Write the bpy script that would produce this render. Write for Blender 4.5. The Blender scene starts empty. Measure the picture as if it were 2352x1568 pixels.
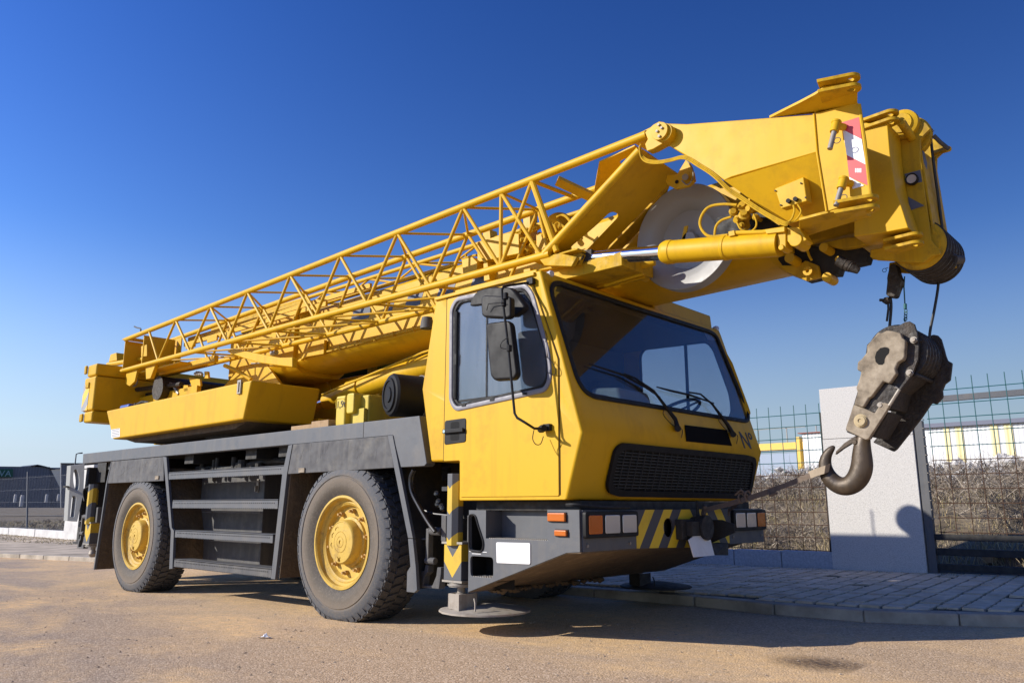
import bpy, bmesh, math, random
from math import sin, cos, pi, radians, hypot, atan, atan2, sqrt
from mathutils import Vector as V, Matrix
from mathutils.geometry import tessellate_polygon
random.seed(7)
C = bpy.context.scene
COL = C.collection
# ------------------------------------------------------------ camera, world, sun, exposure
FOC, HOR, VX = 1799., 375., -2018.
PITCH = atan(HOR/FOC); HEAD = pi-atan2(-VX, hypot(FOC, HOR))
FW = V((cos(HEAD)*cos(PITCH), sin(HEAD)*cos(PITCH), sin(PITCH)))
RT = V((sin(HEAD), -cos(HEAD), 0)); UP = RT.cross(FW)
CAM = V((0, -3.9, 0.9))
cd = bpy.data.cameras.new('camera'); cam = bpy.data.objects.new('camera', cd); COL.objects.link(cam)
cd.sensor_width = 36; cd.lens = 36*FOC/2352; cd.clip_end = 3000; cd.clip_start = .05
cam.matrix_world = Matrix(((RT.x, UP.x, -FW.x, CAM.x), (RT.y, UP.y, -FW.y, CAM.y), (RT.z, UP.z, -FW.z, CAM.z), (0, 0, 0, 1)))
C.camera = cam
SUN = V((.8, 1., -.62)).normalized()
EL = math.asin(-SUN.z); AZ = atan2(-SUN.x, -SUN.y)   # direction to the sun, clockwise from +Y
w = bpy.data.worlds.new('World'); C.world = w; w.use_nodes = True
nt = w.node_tree; bg = nt.nodes['Background']
sky = nt.nodes.new('ShaderNodeTexSky'); sky.sky_type = 'NISHITA'; sky.sun_disc = False
sky.sun_elevation = EL; sky.sun_rotation = AZ; sky.altitude = 600; sky.air_density = 1.3; sky.dust_density = .2; sky.ozone_density = 3
gm = nt.nodes.new('ShaderNodeHueSaturation'); gm.inputs['Saturation'].default_value = 1.2; gm.inputs['Value'].default_value = .76; gm.inputs['Hue'].default_value = .521
ga = nt.nodes.new('ShaderNodeGamma'); ga.inputs[1].default_value = 1.3; nt.links.new(sky.outputs[0], ga.inputs[0]); nt.links.new(ga.outputs[0], gm.inputs['Color'])
# polarised winter sky: deeper blue away from the sun, pale haze towards the horizon
tcw = nt.nodes.new('ShaderNodeTexCoord'); dtw = nt.nodes.new('ShaderNodeVectorMath'); dtw.operation = 'DOT_PRODUCT'; dtw.inputs[1].default_value = (sin(HEAD), -cos(HEAD), 0); nt.links.new(tcw.outputs['Generated'], dtw.inputs[0])
maw = nt.nodes.new('ShaderNodeMapRange')
for i_, v_ in ((1, -.6), (2, .6), (3, 1.28), (4, .68)): maw.inputs[i_].default_value = v_
nt.links.new(dtw.outputs['Value'], maw.inputs[0]); vmw = nt.nodes.new('ShaderNodeVectorMath'); vmw.operation = 'SCALE'
nt.links.new(maw.outputs[0], vmw.inputs['Scale'])
sxw = nt.nodes.new('ShaderNodeSeparateXYZ'); nt.links.new(tcw.outputs['Generated'], sxw.inputs[0])
mzw = nt.nodes.new('ShaderNodeMapRange'); mzw.interpolation_type = 'SMOOTHSTEP'
for i_, v_ in ((1, -.02), (2, .33), (3, .9), (4, 0)): mzw.inputs[i_].default_value = v_
nt.links.new(sxw.outputs['Z'], mzw.inputs[0]); mxw = nt.nodes.new('ShaderNodeMix'); mxw.data_type = 'RGBA'; mxw.inputs[7].default_value = (3.5, 4.15, 5.7, 1)
nt.links.new(mzw.outputs[0], mxw.inputs[0]); nt.links.new(gm.outputs[0], mxw.inputs[6]); nt.links.new(mxw.outputs[2], vmw.inputs[0]); nt.links.new(vmw.outputs[0], bg.inputs[0])
bg.inputs[1].default_value = .10
sl = bpy.data.lights.new('sun', 'SUN'); sl.energy = 5.0; sl.angle = radians(.5); sl.color = (1, .93, .82)
so = bpy.data.objects.new('sun', sl); COL.objects.link(so); so.rotation_euler = SUN.to_track_quat('-Z', 'Y').to_euler()
C.view_settings.view_transform = 'Standard'; C.view_settings.look = 'None'; C.view_settings.exposure = .30; C.view_settings.gamma = 1

# ------------------------------------------------------------ measuring: a point seen in the photograph, on a known plane
CR = dict(A=(200,1000,2.24),B=(200,1500,2.24),C=(900,1300,1.742),D=(1400,850,1.845),E=(1800,900,1.742),F=(1500,1550,1.96),G=(2500,800,1.742),
 H=(2400,1500,1.876),I=(1900,350,2.091),J=(2500,200,1.742),K=(1200,500,2.24),L=(850,1100,3.618),M=(400,1080,3.92),N=(900,820,3.92),O=(1500,600,3.92),
 Q=(3050,380,2.6133),R=(2650,780,4.704),S=(2800,1050,2.24),T=(0,1550,3.92),U=(2550,1200,2.0901),X=(200,1550,3.92),Y=(2250,1650,4.48),Z=(0,2000,1.96),
 a=(1400,1600,3.0143),W=(1900,1000,3.485),b=(0,1560,7.84),s=(0,0,1))
def ray(k, x, y):
    ox, oy, s = CR[k]; f = 2352/3504
    return FW*FOC+RT*((ox+x/s)*f-1176)-UP*((oy+y/s)*f-784)
def P(k, x, y, /, **p):
    (ax, val), = p.items(); i = 'xyz'.index(ax); d = ray(k, x, y)
    return CAM+d*((val-CAM[i])/d[i])
def PL(k, pts, /, **p): return [P(k, x, y, **p) for x, y in pts]
def Ppl(k, x, y, o, n):
    d = ray(k, x, y); return CAM+d*((o-CAM).dot(n)/d.dot(n))
def gz(x): return .014*(max(-28, min(4, x))+5.435)

# ------------------------------------------------------------ mesh helpers
class B:
    def __init__(s): s.v = []; s.f = []; s.m = []; s.mi = 0; s.pc = []; s.grp = False
    def add(s, vs, fs):
        n = len(s.v); (None if s.grp else s.pc.append((n, len(s.f)))); s.v += [V(p) for p in vs]; s.f += [tuple(i+n for i in f) for f in fs]; s.m += [s.mi]*len(fs); return s
    def box(s, x0, x1, y0, y1, z0, z1):
        x0, x1 = min(x0, x1), max(x0, x1); y0, y1 = min(y0, y1), max(y0, y1); z0, z1 = min(z0, z1), max(z0, z1)
        return s.add([(x, y, z) for x in (x0, x1) for y in (y0, y1) for z in (z0, z1)],
            [(0,1,3,2),(4,6,7,5),(0,4,5,1),(2,3,7,6),(0,2,6,4),(1,5,7,3)])
    def prism(s, pts, vec, holes=()):
        pts = [V(p) for p in pts]; vec = V(vec); loops = [pts]+[[V(p) for p in h] for h in holes]
        n = V((0,0,0))
        for i in range(len(pts)): n += (pts[i]-pts[0]).cross(pts[(i+1) % len(pts)]-pts[0])
        if n.dot(vec) > 0: loops[0] = pts[::-1]
        tri = tessellate_polygon(loops) if holes else None
        allp = [p for l in loops for p in l]; N = len(allp)
        if tri is None: cap0 = [tuple(range(N))]
        else: cap0 = [tuple(t) for t in tri]
        fs = []
        nn = V((0,0,0)); l0 = loops[0]
        for i in range(len(l0)): nn += (l0[i]-l0[0]).cross(l0[(i+1) % len(l0)]-l0[0])
        for c in cap0:
            a = (allp[c[1]]-allp[c[0]]).cross(allp[c[2]]-allp[c[0]]) if len(c) == 3 else nn
            c = c if a.dot(vec) < 0 else c[::-1]
            fs.append(c); fs.append(tuple(i+N for i in c[::-1]))
        k = 0
        for li, l in enumerate(loops):
            L = len(l); a = V((0,0,0))
            for i in range(L): a += (l[i]-l[0]).cross(l[(i+1) % L]-l[0])
            fl = (a.dot(vec) < 0) == (li == 0)
            for i in range(L):
                p, q = k+i, k+(i+1) % L
                fs.append((q, p, p+N, q+N) if fl else (p, q, q+N, p+N))
            k += L
        return s.add(allp+[p+vec for p in allp], fs)
    def tube(s, path, r, n=10, cap=True, squash=None, sm=None):
        path = [V(p) for p in path]
        if sm is None: sm = not isinstance(r, (list, tuple)) and r < .021 and 4 <= len(path) < 12 and (path[0]-path[-1]).length > 1e-3
        if sm:
            q = [path[0]*2-path[1]]+path+[path[-1]*2-path[-2]]; o = []
            for i in range(1, len(q)-2):
                for j in range(4):
                    t = j/4; a, b_, c, d = q[i-1:i+3]; o.append(.5*((2*b_)+(c-a)*t+(2*a-5*b_+4*c-d)*t*t+(3*b_-a-3*c+d)*t*t*t))
            path = o+[path[-1]]
        m = len(path); R = r if isinstance(r, (list, tuple)) else [r]*m
        t0 = (path[1]-path[0]).normalized(); ref = V((0,0,1)) if abs(t0.z) < .9 else V((1,0,0))
        u = t0.cross(ref).normalized(); vs = []; fs = []
        for i, p in enumerate(path):
            t = (path[min(i+1, m-1)]-path[max(i-1, 0)]).normalized()
            u = (u-t*u.dot(t)).normalized(); w_ = t.cross(u)
            for j in range(n):
                a = 2*pi*j/n; o = (u*cos(a)+w_*sin(a))*R[i]
                if squash: ax, k = squash; ax = V(ax); o = o-ax*o.dot(ax)*(1-k)
                vs.append(p+o)
        for i in range(m-1):
            for j in range(n):
                k = (j+1) % n; fs.append((i*n+j, i*n+k, (i+1)*n+k, (i+1)*n+j))
        if cap: fs.append(tuple(range(n))[::-1]); fs.append(tuple((m-1)*n+j for j in range(n)))
        return s.add(vs, fs)
    def cyl(s, p0, p1, r, n=20, r1=None): return s.tube([p0, p1], [r, r if r1 is None else r1], n)
    def lathe(s, prof, o, ax, n=32, closed=False):   # prof: (radius, distance along axis)
        o = V(o); ax = V(ax).normalized(); ref = V((0,0,1)) if abs(ax.z) < .9 else V((1,0,0))
        u = ax.cross(ref).normalized(); w_ = ax.cross(u); vs = []; fs = []; m = len(prof)
        for r, t in prof:
            for j in range(n):
                a = 2*pi*j/n; vs.append(o+ax*t+(u*cos(a)+w_*sin(a))*max(r, 1e-4))
        for i in range(m-1 if not closed else m):
            k = (i+1) % m
            for j in range(n):
                q = (j+1) % n; fs.append((i*n+j, i*n+q, k*n+q, k*n+j))
        return s.add(vs, fs)
    def strip(s, path, wvec, th):   # flat band along a path: wvec half width, th thickness vector
        path = [V(p) for p in path]; wvec = V(wvec); th = V(th); vs = []; fs = []
        for p in path: vs += [p-wvec, p+wvec, p+wvec+th, p-wvec+th]
        for i in range(len(path)-1):
            for j in range(4):
                k = (j+1) % 4; fs.append((i*4+j, i*4+k, i*4+4+k, i*4+4+j))
        n = len(vs)-4; fs += [(3,2,1,0), (n,n+1,n+2,n+3)]
        return s.add(vs, fs)
WL = {}
def place(o, c, parent):
    o.location = V(c)-(WL[parent.name] if parent else V((0,0,0)))
    if parent: o.parent = parent
    COL.objects.link(o); WL[o.name] = V(c)
SING = dict(wheel_nuts='wheel_nut', bolts='bolt', inner_panels='inner_panel', guide_plates='guide_plate', hydraulic_hoses='hydraulic_hose', disc_bolts='disc_bolt', window_clips='window_clip', mirror_clamps='mirror_clamp', bracket_plates='bracket_plate', lifting_lugs='lifting_lug', valve_fittings='valve_fitting', hinge_pins='hinge_pin', end_pins='end_pin', screws='screw', hydraulic_fittings='hydraulic_fitting', boom_marking='boom_marking', cable_gland='cable_gland', boom_hydraulics='hydraulic_fitting', valve_group='valve', caked_mud='mud_lump')
EACH = set(SING)|{'mud_flap', 'strut', 'bumper_end', 'seat_part', 'roof_hump', 'instrument_pod', 'chassis_frame', 'turntable_frame', 'support_stay', 'pivot_plate', 'mirror_cable', 'tail_fork', 'foot_bracket', 'stiffener', 'tow_coupling', 'strap_knots', 'hydraulic_pipe', 'boom_pipe', 'wire_rope', 'tail_plate_', 'long_bar', 'carry_bracket', 'cab_lining', 'pocket_liner', 'tail_beam', 'tail_bracket', 'inner_frame', 'step_recess', 'cable_run', 'winch', 'barrel_eye', 'jack_rod', 'float_pad', 'cab_shell', 'valve_cover', 'lock_bracket', 'rod_eye', 'rope_guard', 'limit_chain'}
def done(b, name, mat, parent=None, bevel=0, **k):
    if name not in EACH or len(b.pc) < 2: return done1(b, SING.get(name, name), mat, parent, bevel, **k)
    first = None; ends = b.pc[1:]+[(len(b.v), len(b.f))]
    for (v0, f0), (v1, f1) in zip(b.pc, ends):
        c = B(); c.v = b.v[v0:v1]; c.f = [tuple(i-v0 for i in f) for f in b.f[f0:f1]]; c.m = b.m[f0:f1]
        o = done1(c, SING.get(name, name), mat, parent, bevel, **k); first = first or o
    return first
def done1(b, name, mat, parent=None, bevel=0, seg=2, sharp=32, local=False, fix=False, **tags):
    if not local:
        lo = V([min(v[i] for v in b.v) for i in range(3)]); hi = V([max(v[i] for v in b.v) for i in range(3)]); c = (lo+hi)/2
        vs = [v-c for v in b.v]
    else: c = V(local) if local is not True else V((0,0,0)); vs = b.v
    me = bpy.data.meshes.new(name); me.from_pydata(vs, [], b.f)
    mats = mat if isinstance(mat, (list, tuple)) else [mat]
    for m in mats: me.materials.append(m)
    me.polygons.foreach_set('material_index', b.m)
    if len(b.f) < 30000 and local is not True:
        bm = bmesh.new(); bm.from_mesh(me)
        if fix: bmesh.ops.remove_doubles(bm, verts=bm.verts, dist=1e-4)
        bmesh.ops.recalc_face_normals(bm, faces=bm.faces); bm.to_mesh(me); bm.free()
    me.polygons.foreach_set('use_smooth', [True]*len(me.polygons)); me.set_sharp_from_angle(angle=radians(sharp))
    o = bpy.data.objects.new(name, me); place(o, c, parent)
    if bevel:
        md = o.modifiers.new('bevel', 'BEVEL'); md.width = bevel; md.segments = seg; md.limit_method = 'ANGLE'; md.angle_limit = radians(40); md.harden_normals = True
    for k, v_ in tags.items(): o[k] = v_
    return o
def thing(name, label, cat, loc, group=None):
    o = bpy.data.objects.new(name, None); o.empty_display_size = .1; place(o, loc, None); o['label'] = label; o['category'] = cat
    if group: o['group'] = group
    return o
def empty(name, loc, parent):
    o = bpy.data.objects.new(name, None); place(o, loc, parent); return o
def copy_child(src, parent):
    o = src.copy(); COL.objects.link(o); o.parent = parent; return o
def ell(c, u, v_, n=20):
    return [V(c)+V(u)*cos(2*pi*i/n)+V(v_)*sin(2*pi*i/n) for i in range(n)]
def rnd(pts, r, n=4):        # round the corners of a polygon
    out = []; m = len(pts); pts = [V(p) for p in pts]
    for i in range(m):
        p = pts[i]; a = pts[i-1]-p; b_ = pts[(i+1) % m]-p; q = min(r, a.length*.45, b_.length*.45)
        s_, e = p+a.normalized()*q, p+b_.normalized()*q
        for j in range(n+1):
            t = j/n; out.append(s_*(1-t)**2+p*2*t*(1-t)+e*t*t)
    return out

# ------------------------------------------------------------ materials
def newmat(name):
    m = bpy.data.materials.new(name); m.use_nodes = True; return m, m.node_tree, m.node_tree.nodes['Principled BSDF']
def N(nt, t, **k):
    n = nt.nodes.new(t)
    for a, b_ in k.items():
        if hasattr(n, a): setattr(n, a, b_)
    return n
def noise(nt, scale, detail=4, rough=.55, co='Object', mp=None, dist=0):
    tc = N(nt, 'ShaderNodeTexCoord'); n = N(nt, 'ShaderNodeTexNoise'); n.inputs['Scale'].default_value = scale
    n.inputs['Detail'].default_value = detail; n.inputs['Roughness'].default_value = rough; n.inputs['Distortion'].default_value = dist
    if mp:
        m = N(nt, 'ShaderNodeMapping'); m.inputs['Scale'].default_value = mp; nt.links.new(tc.outputs[co], m.inputs[0]); nt.links.new(m.outputs[0], n.inputs['Vector'])
    else: nt.links.new(tc.outputs[co], n.inputs['Vector'])
    return n.outputs['Fac']
def ramp(nt, fac, *st):
    r = N(nt, 'ShaderNodeValToRGB'); e = r.color_ramp.elements
    while len(e) < len(st): e.new(.5)
    for i, (p, c) in enumerate(st):
        e[i].position = p; e[i].color = (c, c, c, 1) if not hasattr(c, '__len__') else (*c, 1)
    nt.links.new(fac, r.inputs[0]); return r.outputs[0]
def mix(nt, f, a, b_, mode='MIX'):
    m = N(nt, 'ShaderNodeMix', data_type='RGBA', blend_type=mode)
    for s_, i in ((f, 0), (a, 6), (b_, 7)):
        if hasattr(s_, 'node'): nt.links.new(s_, m.inputs[i])
        elif i == 0: m.inputs[0].default_value = s_
        else: m.inputs[i].default_value = (*s_, 1)
    return m.outputs[2]
def bump(nt, bs, h, st=.3, d=.01):
    n = N(nt, 'ShaderNodeBump'); n.inputs['Strength'].default_value = st; n.inputs['Distance'].default_value = d
    nt.links.new(h, n.inputs['Height']); nt.links.new(n.outputs[0], bs.inputs['Normal'])
def paint(name, col, dirt=(.16, .12, .07), amt=.35, rough=.4, scale=2.2, metal=0, streak=True, coat=0, bmp=.06, spec=.5, rv=.2):
    m, nt, bs = newmat(name)
    g = ramp(nt, noise(nt, scale, 10, .75), (.52, 0), (.74, 1))
    var = mix(nt, noise(nt, scale*.4, 3), tuple(c*.93 for c in col), tuple(min(1, c*1.06) for c in col))
    f = N(nt, 'ShaderNodeMath', operation='MULTIPLY'); nt.links.new(g, f.inputs[0]); f.inputs[1].default_value = amt; fo = f.outputs[0]
    if streak:
        s_ = ramp(nt, noise(nt, 9, 5, .6, mp=(1, 1, .07)), (.52, 0), (.78, amt*.8))
        a = N(nt, 'ShaderNodeMath', operation='MAXIMUM'); nt.links.new(fo, a.inputs[0]); nt.links.new(s_, a.inputs[1]); fo = a.outputs[0]
    spk = ramp(nt, noise(nt, scale*22, 3, .7), (.70, 0), (.76, amt*1.3))
    a = N(nt, 'ShaderNodeMath', operation='MAXIMUM'); nt.links.new(fo, a.inputs[0]); nt.links.new(spk, a.inputs[1])
    nt.links.new(mix(nt, a.outputs[0], var, dirt), bs.inputs['Base Color'])
    rr = ramp(nt, noise(nt, scale*3, 5), (.3, rough*(1-rv)), (.7, min(1, rough*(1+rv*1.5)))); nt.links.new(rr, bs.inputs['Roughness'])
    bs.inputs['Metallic'].default_value = metal; bs.inputs['Specular IOR Level'].default_value = spec; bs.inputs['Coat Weight'].default_value = coat; bs.inputs['Coat Roughness'].default_value = .25
    if bmp: bump(nt, bs, noise(nt, scale*4, 6), bmp, .02)
    return m
def flat(name, col, rough=.5, metal=0, **k):
    m, nt, bs = newmat(name); bs.inputs['Base Color'].default_value = (*col, 1); bs.inputs['Roughness'].default_value = rough; bs.inputs['Metallic'].default_value = metal
    for a, b_ in k.items(): bs.inputs[a].default_value = b_
    return m
def stripes(name, c1, c2, period, expr, off=0, dirt=.25):   # expr: (x coefficient, y, z, |x|, |y|)
    m, nt, bs = newmat(name); tc = N(nt, 'ShaderNodeTexCoord'); sp = N(nt, 'ShaderNodeSeparateXYZ'); nt.links.new(tc.outputs['Object'], sp.inputs[0])
    acc = None
    for i, (k, src, ab) in enumerate(((expr[0], 0, 0), (expr[1], 1, 0), (expr[2], 2, 0), (expr[3], 0, 1), (expr[4], 1, 1))):
        if not k: continue
        o = sp.outputs[src]
        if ab: q = N(nt, 'ShaderNodeMath', operation='ABSOLUTE'); nt.links.new(o, q.inputs[0]); o = q.outputs[0]
        q = N(nt, 'ShaderNodeMath', operation='MULTIPLY'); nt.links.new(o, q.inputs[0]); q.inputs[1].default_value = k/period; o = q.outputs[0]
        if acc: q = N(nt, 'ShaderNodeMath', operation='ADD'); nt.links.new(o, q.inputs[0]); nt.links.new(acc, q.inputs[1]); o = q.outputs[0]
        acc = o
    q = N(nt, 'ShaderNodeMath', operation='ADD'); nt.links.new(acc, q.inputs[0]); q.inputs[1].default_value = off+100
    fr = N(nt, 'ShaderNodeMath', operation='FRACT'); nt.links.new(q.outputs[0], fr.inputs[0])
    gt = N(nt, 'ShaderNodeMath', operation='GREATER_THAN'); nt.links.new(fr.outputs[0], gt.inputs[0]); gt.inputs[1].default_value = .5
    c = mix(nt, gt.outputs[0], c1, c2); g = ramp(nt, noise(nt, 7, 8, .7), (.5, 0), (.75, dirt))
    nt.links.new(mix(nt, g, c, (.06, .05, .04)), bs.inputs['Base Color']); bs.inputs['Roughness'].default_value = .5
    return m
def simplenoise(name, c1, c2, scale, bmp=.4, c3=None, rough=.95, d=.03):
    m, nt, bs = newmat(name); n = noise(nt, scale, 8, .65, 'Object')
    cc = ramp(nt, n, (.35, c1), (.65, c2)) if c3 is None else ramp(nt, n, (.3, c1), (.5, c2), (.68, c3))
    nt.links.new(cc, bs.inputs['Base Color']); bs.inputs['Roughness'].default_value = rough; bump(nt, bs, n, bmp, d); return m
YEL = paint('yellow paint', (.62, .362, .006), (.20, .11, .015), .40, .5, 2.6, bmp=0, spec=.28, rv=.04)
YEL2 = paint('worn yellow paint', (.54, .325, .012), (.07, .045, .02), .8, .6, 7, bmp=.08, spec=.22)
YRIM = paint('wheel yellow', (.54, .355, .055), (.20, .12, .05), .9, .6, 7)
GREY = paint('grey paint', (.085, .09, .10), (.17, .15, .125), .5, .5, 3)
GREYD = paint('dirty grey', (.07, .07, .074), (.15, .14, .12), .85, .7, 4)
LGREY = paint('light grey', (.30, .31, .30), (.2, .18, .15), .5, .6, 5)
BLK = paint('black frame', (.018, .018, .018), (.07, .055, .04), .6, .7, 6)
MUD = paint('dusty underside', (.10, .07, .042), (.22, .15, .08), .9, .95, 6, bmp=.6)
RUB = paint('black rubber', (.014, .014, .015), (.07, .06, .055), .3, .6, 8, streak=False, spec=.25)
PLAST = paint('black plastic', (.011, .011, .012), (.03, .028, .026), .2, .5, 3, streak=False, bmp=.02, spec=.22)
STEEL = paint('grey steel', (.30, .28, .25), (.25, .16, .09), .6, .55, 9, metal=.5)
RUST = simplenoise('dirty cast steel', (.06, .045, .03), (.25, .205, .15), 8, .5, (.40, .34, .26), .8, .01)
RUSTD = paint('oily dark steel', (.022, .018, .016), (.09, .06, .04), .5, .6, 9, bmp=.5)
HOOKM = paint('rubbed hook steel', (.055, .040, .028), (.17, .12, .075), .6, .45, 6, metal=.3, bmp=.12)
CHROME = flat('chrome', (.75, .75, .77), .08, 1)
REELM = paint('pale reel steel', (.28, .285, .29), (.12, .12, .12), .2, .4, 4, bmp=.0, streak=False)
WIRE = flat('wire rope', (.05, .05, .05), .5, .7)
GREEN = flat('green coated wire', (.012, .10, .11), .5)
RWIRE = paint('rusty mesh wire', (.07, .035, .018), (.05, .03, .02), .7, .8, 12)
AMB = flat('amber lens', (.50, .12, .008), .2, 0, **{'Coat Weight': .5})
LENS = flat('headlamp glass', (.62, .64, .67), .14, .5, **{'Coat Weight': 1})
_nt = LENS.node_tree; _wv = N(_nt, 'ShaderNodeTexWave', wave_type='BANDS', bands_direction='Y'); _wv.inputs['Scale'].default_value = 28; _tc = N(_nt, 'ShaderNodeTexCoord'); _nt.links.new(_tc.outputs['Object'], _wv.inputs['Vector']); bump(_nt, _nt.nodes['Principled BSDF'], _wv.outputs['Fac'], .12, .002)
WHT = paint('white panel', (.72, .73, .72), (.4, .38, .35), .4, .45, 9)
RED = flat('red film', (.62, .06, .06), .4)
WHF = flat('white film', (.75, .75, .75), .4)
DARKI = flat('dark cab trim', (.025, .026, .03), .7)
LTI = flat('pale dashboard', (.62, .60, .57), .7)
HOLE = flat('painted hole shade', (.004, .004, .004), .9)  # near-black colour stands for the shade inside holes and recesses
WOOD = paint('weathered timber', (.36, .24, .13), (.12, .08, .05), .7, .85, 9)
BLUE = flat('blue canister', (.03, .09, .35), .4)
STRAP = paint('webbing strap', (.13, .098, .075), (.08, .06, .05), .6, .9, 14)
NUT = paint('rusty nut', (.45, .27, .08), (.08, .05, .03), .7, .6, 20)
PADM = paint('worn pale pad', (.34, .30, .25), (.12, .08, .05), .8, .8, 7)
PLM = paint('pale grey plate', (.30, .31, .30), (.2, .18, .15), .4, .6, 5)
HOSE = flat('glossy black hose', (.02, .02, .022), .25)
OLIVE = paint('faded yellow weight', (.56, .41, .03), (.22, .17, .05), .5, .5, 6)
STB = stripes('bumper stripes', (.06, .06, .07), (.72, .50, .02), .235, (0, 0, .8, 0, 1), .28)
STP = stripes('outrigger chevrons', (.58, .38, .025), (.085, .09, .10), .36, (0, 0, 1, -1, 0), .1)
STB2 = stripes('foot chevrons', (.085, .09, .10), (.58, .38, .025), .28, (0, 0, 1, -1.25, 0), .884)
STC = stripes('weight stripes', (.83, .5, .05), (.30, .31, .33), .34, (-1, 0, 1, 0, 0), .1)
def glass(name, tint, dust, refl=1.0):
    m = bpy.data.materials.new(name); m.use_nodes = True; nt = m.node_tree; nt.nodes.clear()
    out = N(nt, 'ShaderNodeOutputMaterial'); tr = N(nt, 'ShaderNodeBsdfTransparent'); tr.inputs[0].default_value = (*tint, 1)
    gl = N(nt, 'ShaderNodeBsdfGlossy'); gl.inputs['Roughness'].default_value = .015; gl.inputs['Color'].default_value = (.95, .97, 1, 1)
    lw_ = N(nt, 'ShaderNodeLayerWeight'); lw_.inputs[0].default_value = .5; fr = N(nt, 'ShaderNodeMath', operation='POWER'); nt.links.new(lw_.outputs['Facing'], fr.inputs[0]); fr.inputs[1].default_value = 3.5
    k = N(nt, 'ShaderNodeMath', operation='MULTIPLY_ADD'); nt.links.new(fr.outputs[0], k.inputs[0]); k.inputs[1].default_value = refl*.6; k.inputs[2].default_value = .06*refl; k.use_clamp = True
    m1 = N(nt, 'ShaderNodeMixShader'); nt.links.new(k.outputs[0], m1.inputs[0]); nt.links.new(tr.outputs[0], m1.inputs[1]); nt.links.new(gl.outputs[0], m1.inputs[2])
    df = N(nt, 'ShaderNodeBsdfDiffuse'); df.inputs[0].default_value = (.42, .45, .5, 1)
    d = ramp(nt, noise(nt, 6, 6, .7, mp=(1, 1, .25), dist=.6), (.3, dust*.5), (.75, dust*1.4)); m2 = N(nt, 'ShaderNodeMixShader')
    nt.links.new(d, m2.inputs[0]); nt.links.new(m1.outputs[0], m2.inputs[1]); nt.links.new(df.outputs[0], m2.inputs[2]); nt.links.new(m2.outputs[0], out.inputs[0])
    return m
GLW = glass('windscreen glass', (.70, .72, .73), .03, .8)
GLS = glass('dusty side glass', (.55, .66, .74), .20, 1.5)
def tyremat():
    m, nt, bs = newmat('tyre rubber'); tc = N(nt, 'ShaderNodeTexCoord'); sp = N(nt, 'ShaderNodeSeparateXYZ'); nt.links.new(tc.outputs['Object'], sp.inputs[0])
    cx = N(nt, 'ShaderNodeCombineXYZ'); nt.links.new(sp.outputs[0], cx.inputs[0]); nt.links.new(sp.outputs[2], cx.inputs[1])
    ln = N(nt, 'ShaderNodeVectorMath', operation='LENGTH'); nt.links.new(cx.outputs[0], ln.inputs[0])
    wv = noise(nt, 7, 6, .7); ad = N(nt, 'ShaderNodeMath', operation='MULTIPLY_ADD'); nt.links.new(wv, ad.inputs[0]); ad.inputs[1].default_value = .10; nt.links.new(ln.outputs['Value'], ad.inputs[2])
    base = ramp(nt, ad.outputs[0], (.42, (.045, .040, .036)), (.50, (.10, .082, .062)), (.56, (.15, .12, .09)), (.60, (.085, .085, .088)), (.655, (.075, .082, .095)), (.70, (.055, .056, .06)))
    sp2 = ramp(nt, noise(nt, 60, 4, .8), (.5, 0), (.7, .7))
    nt.links.new(mix(nt, sp2, base, (.17, .14, .11)), bs.inputs['Base Color']); bs.inputs['Roughness'].default_value = .8
    bump(nt, bs, noise(nt, 45, 5), .25, .006); return m
TYRE = tyremat()
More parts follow.
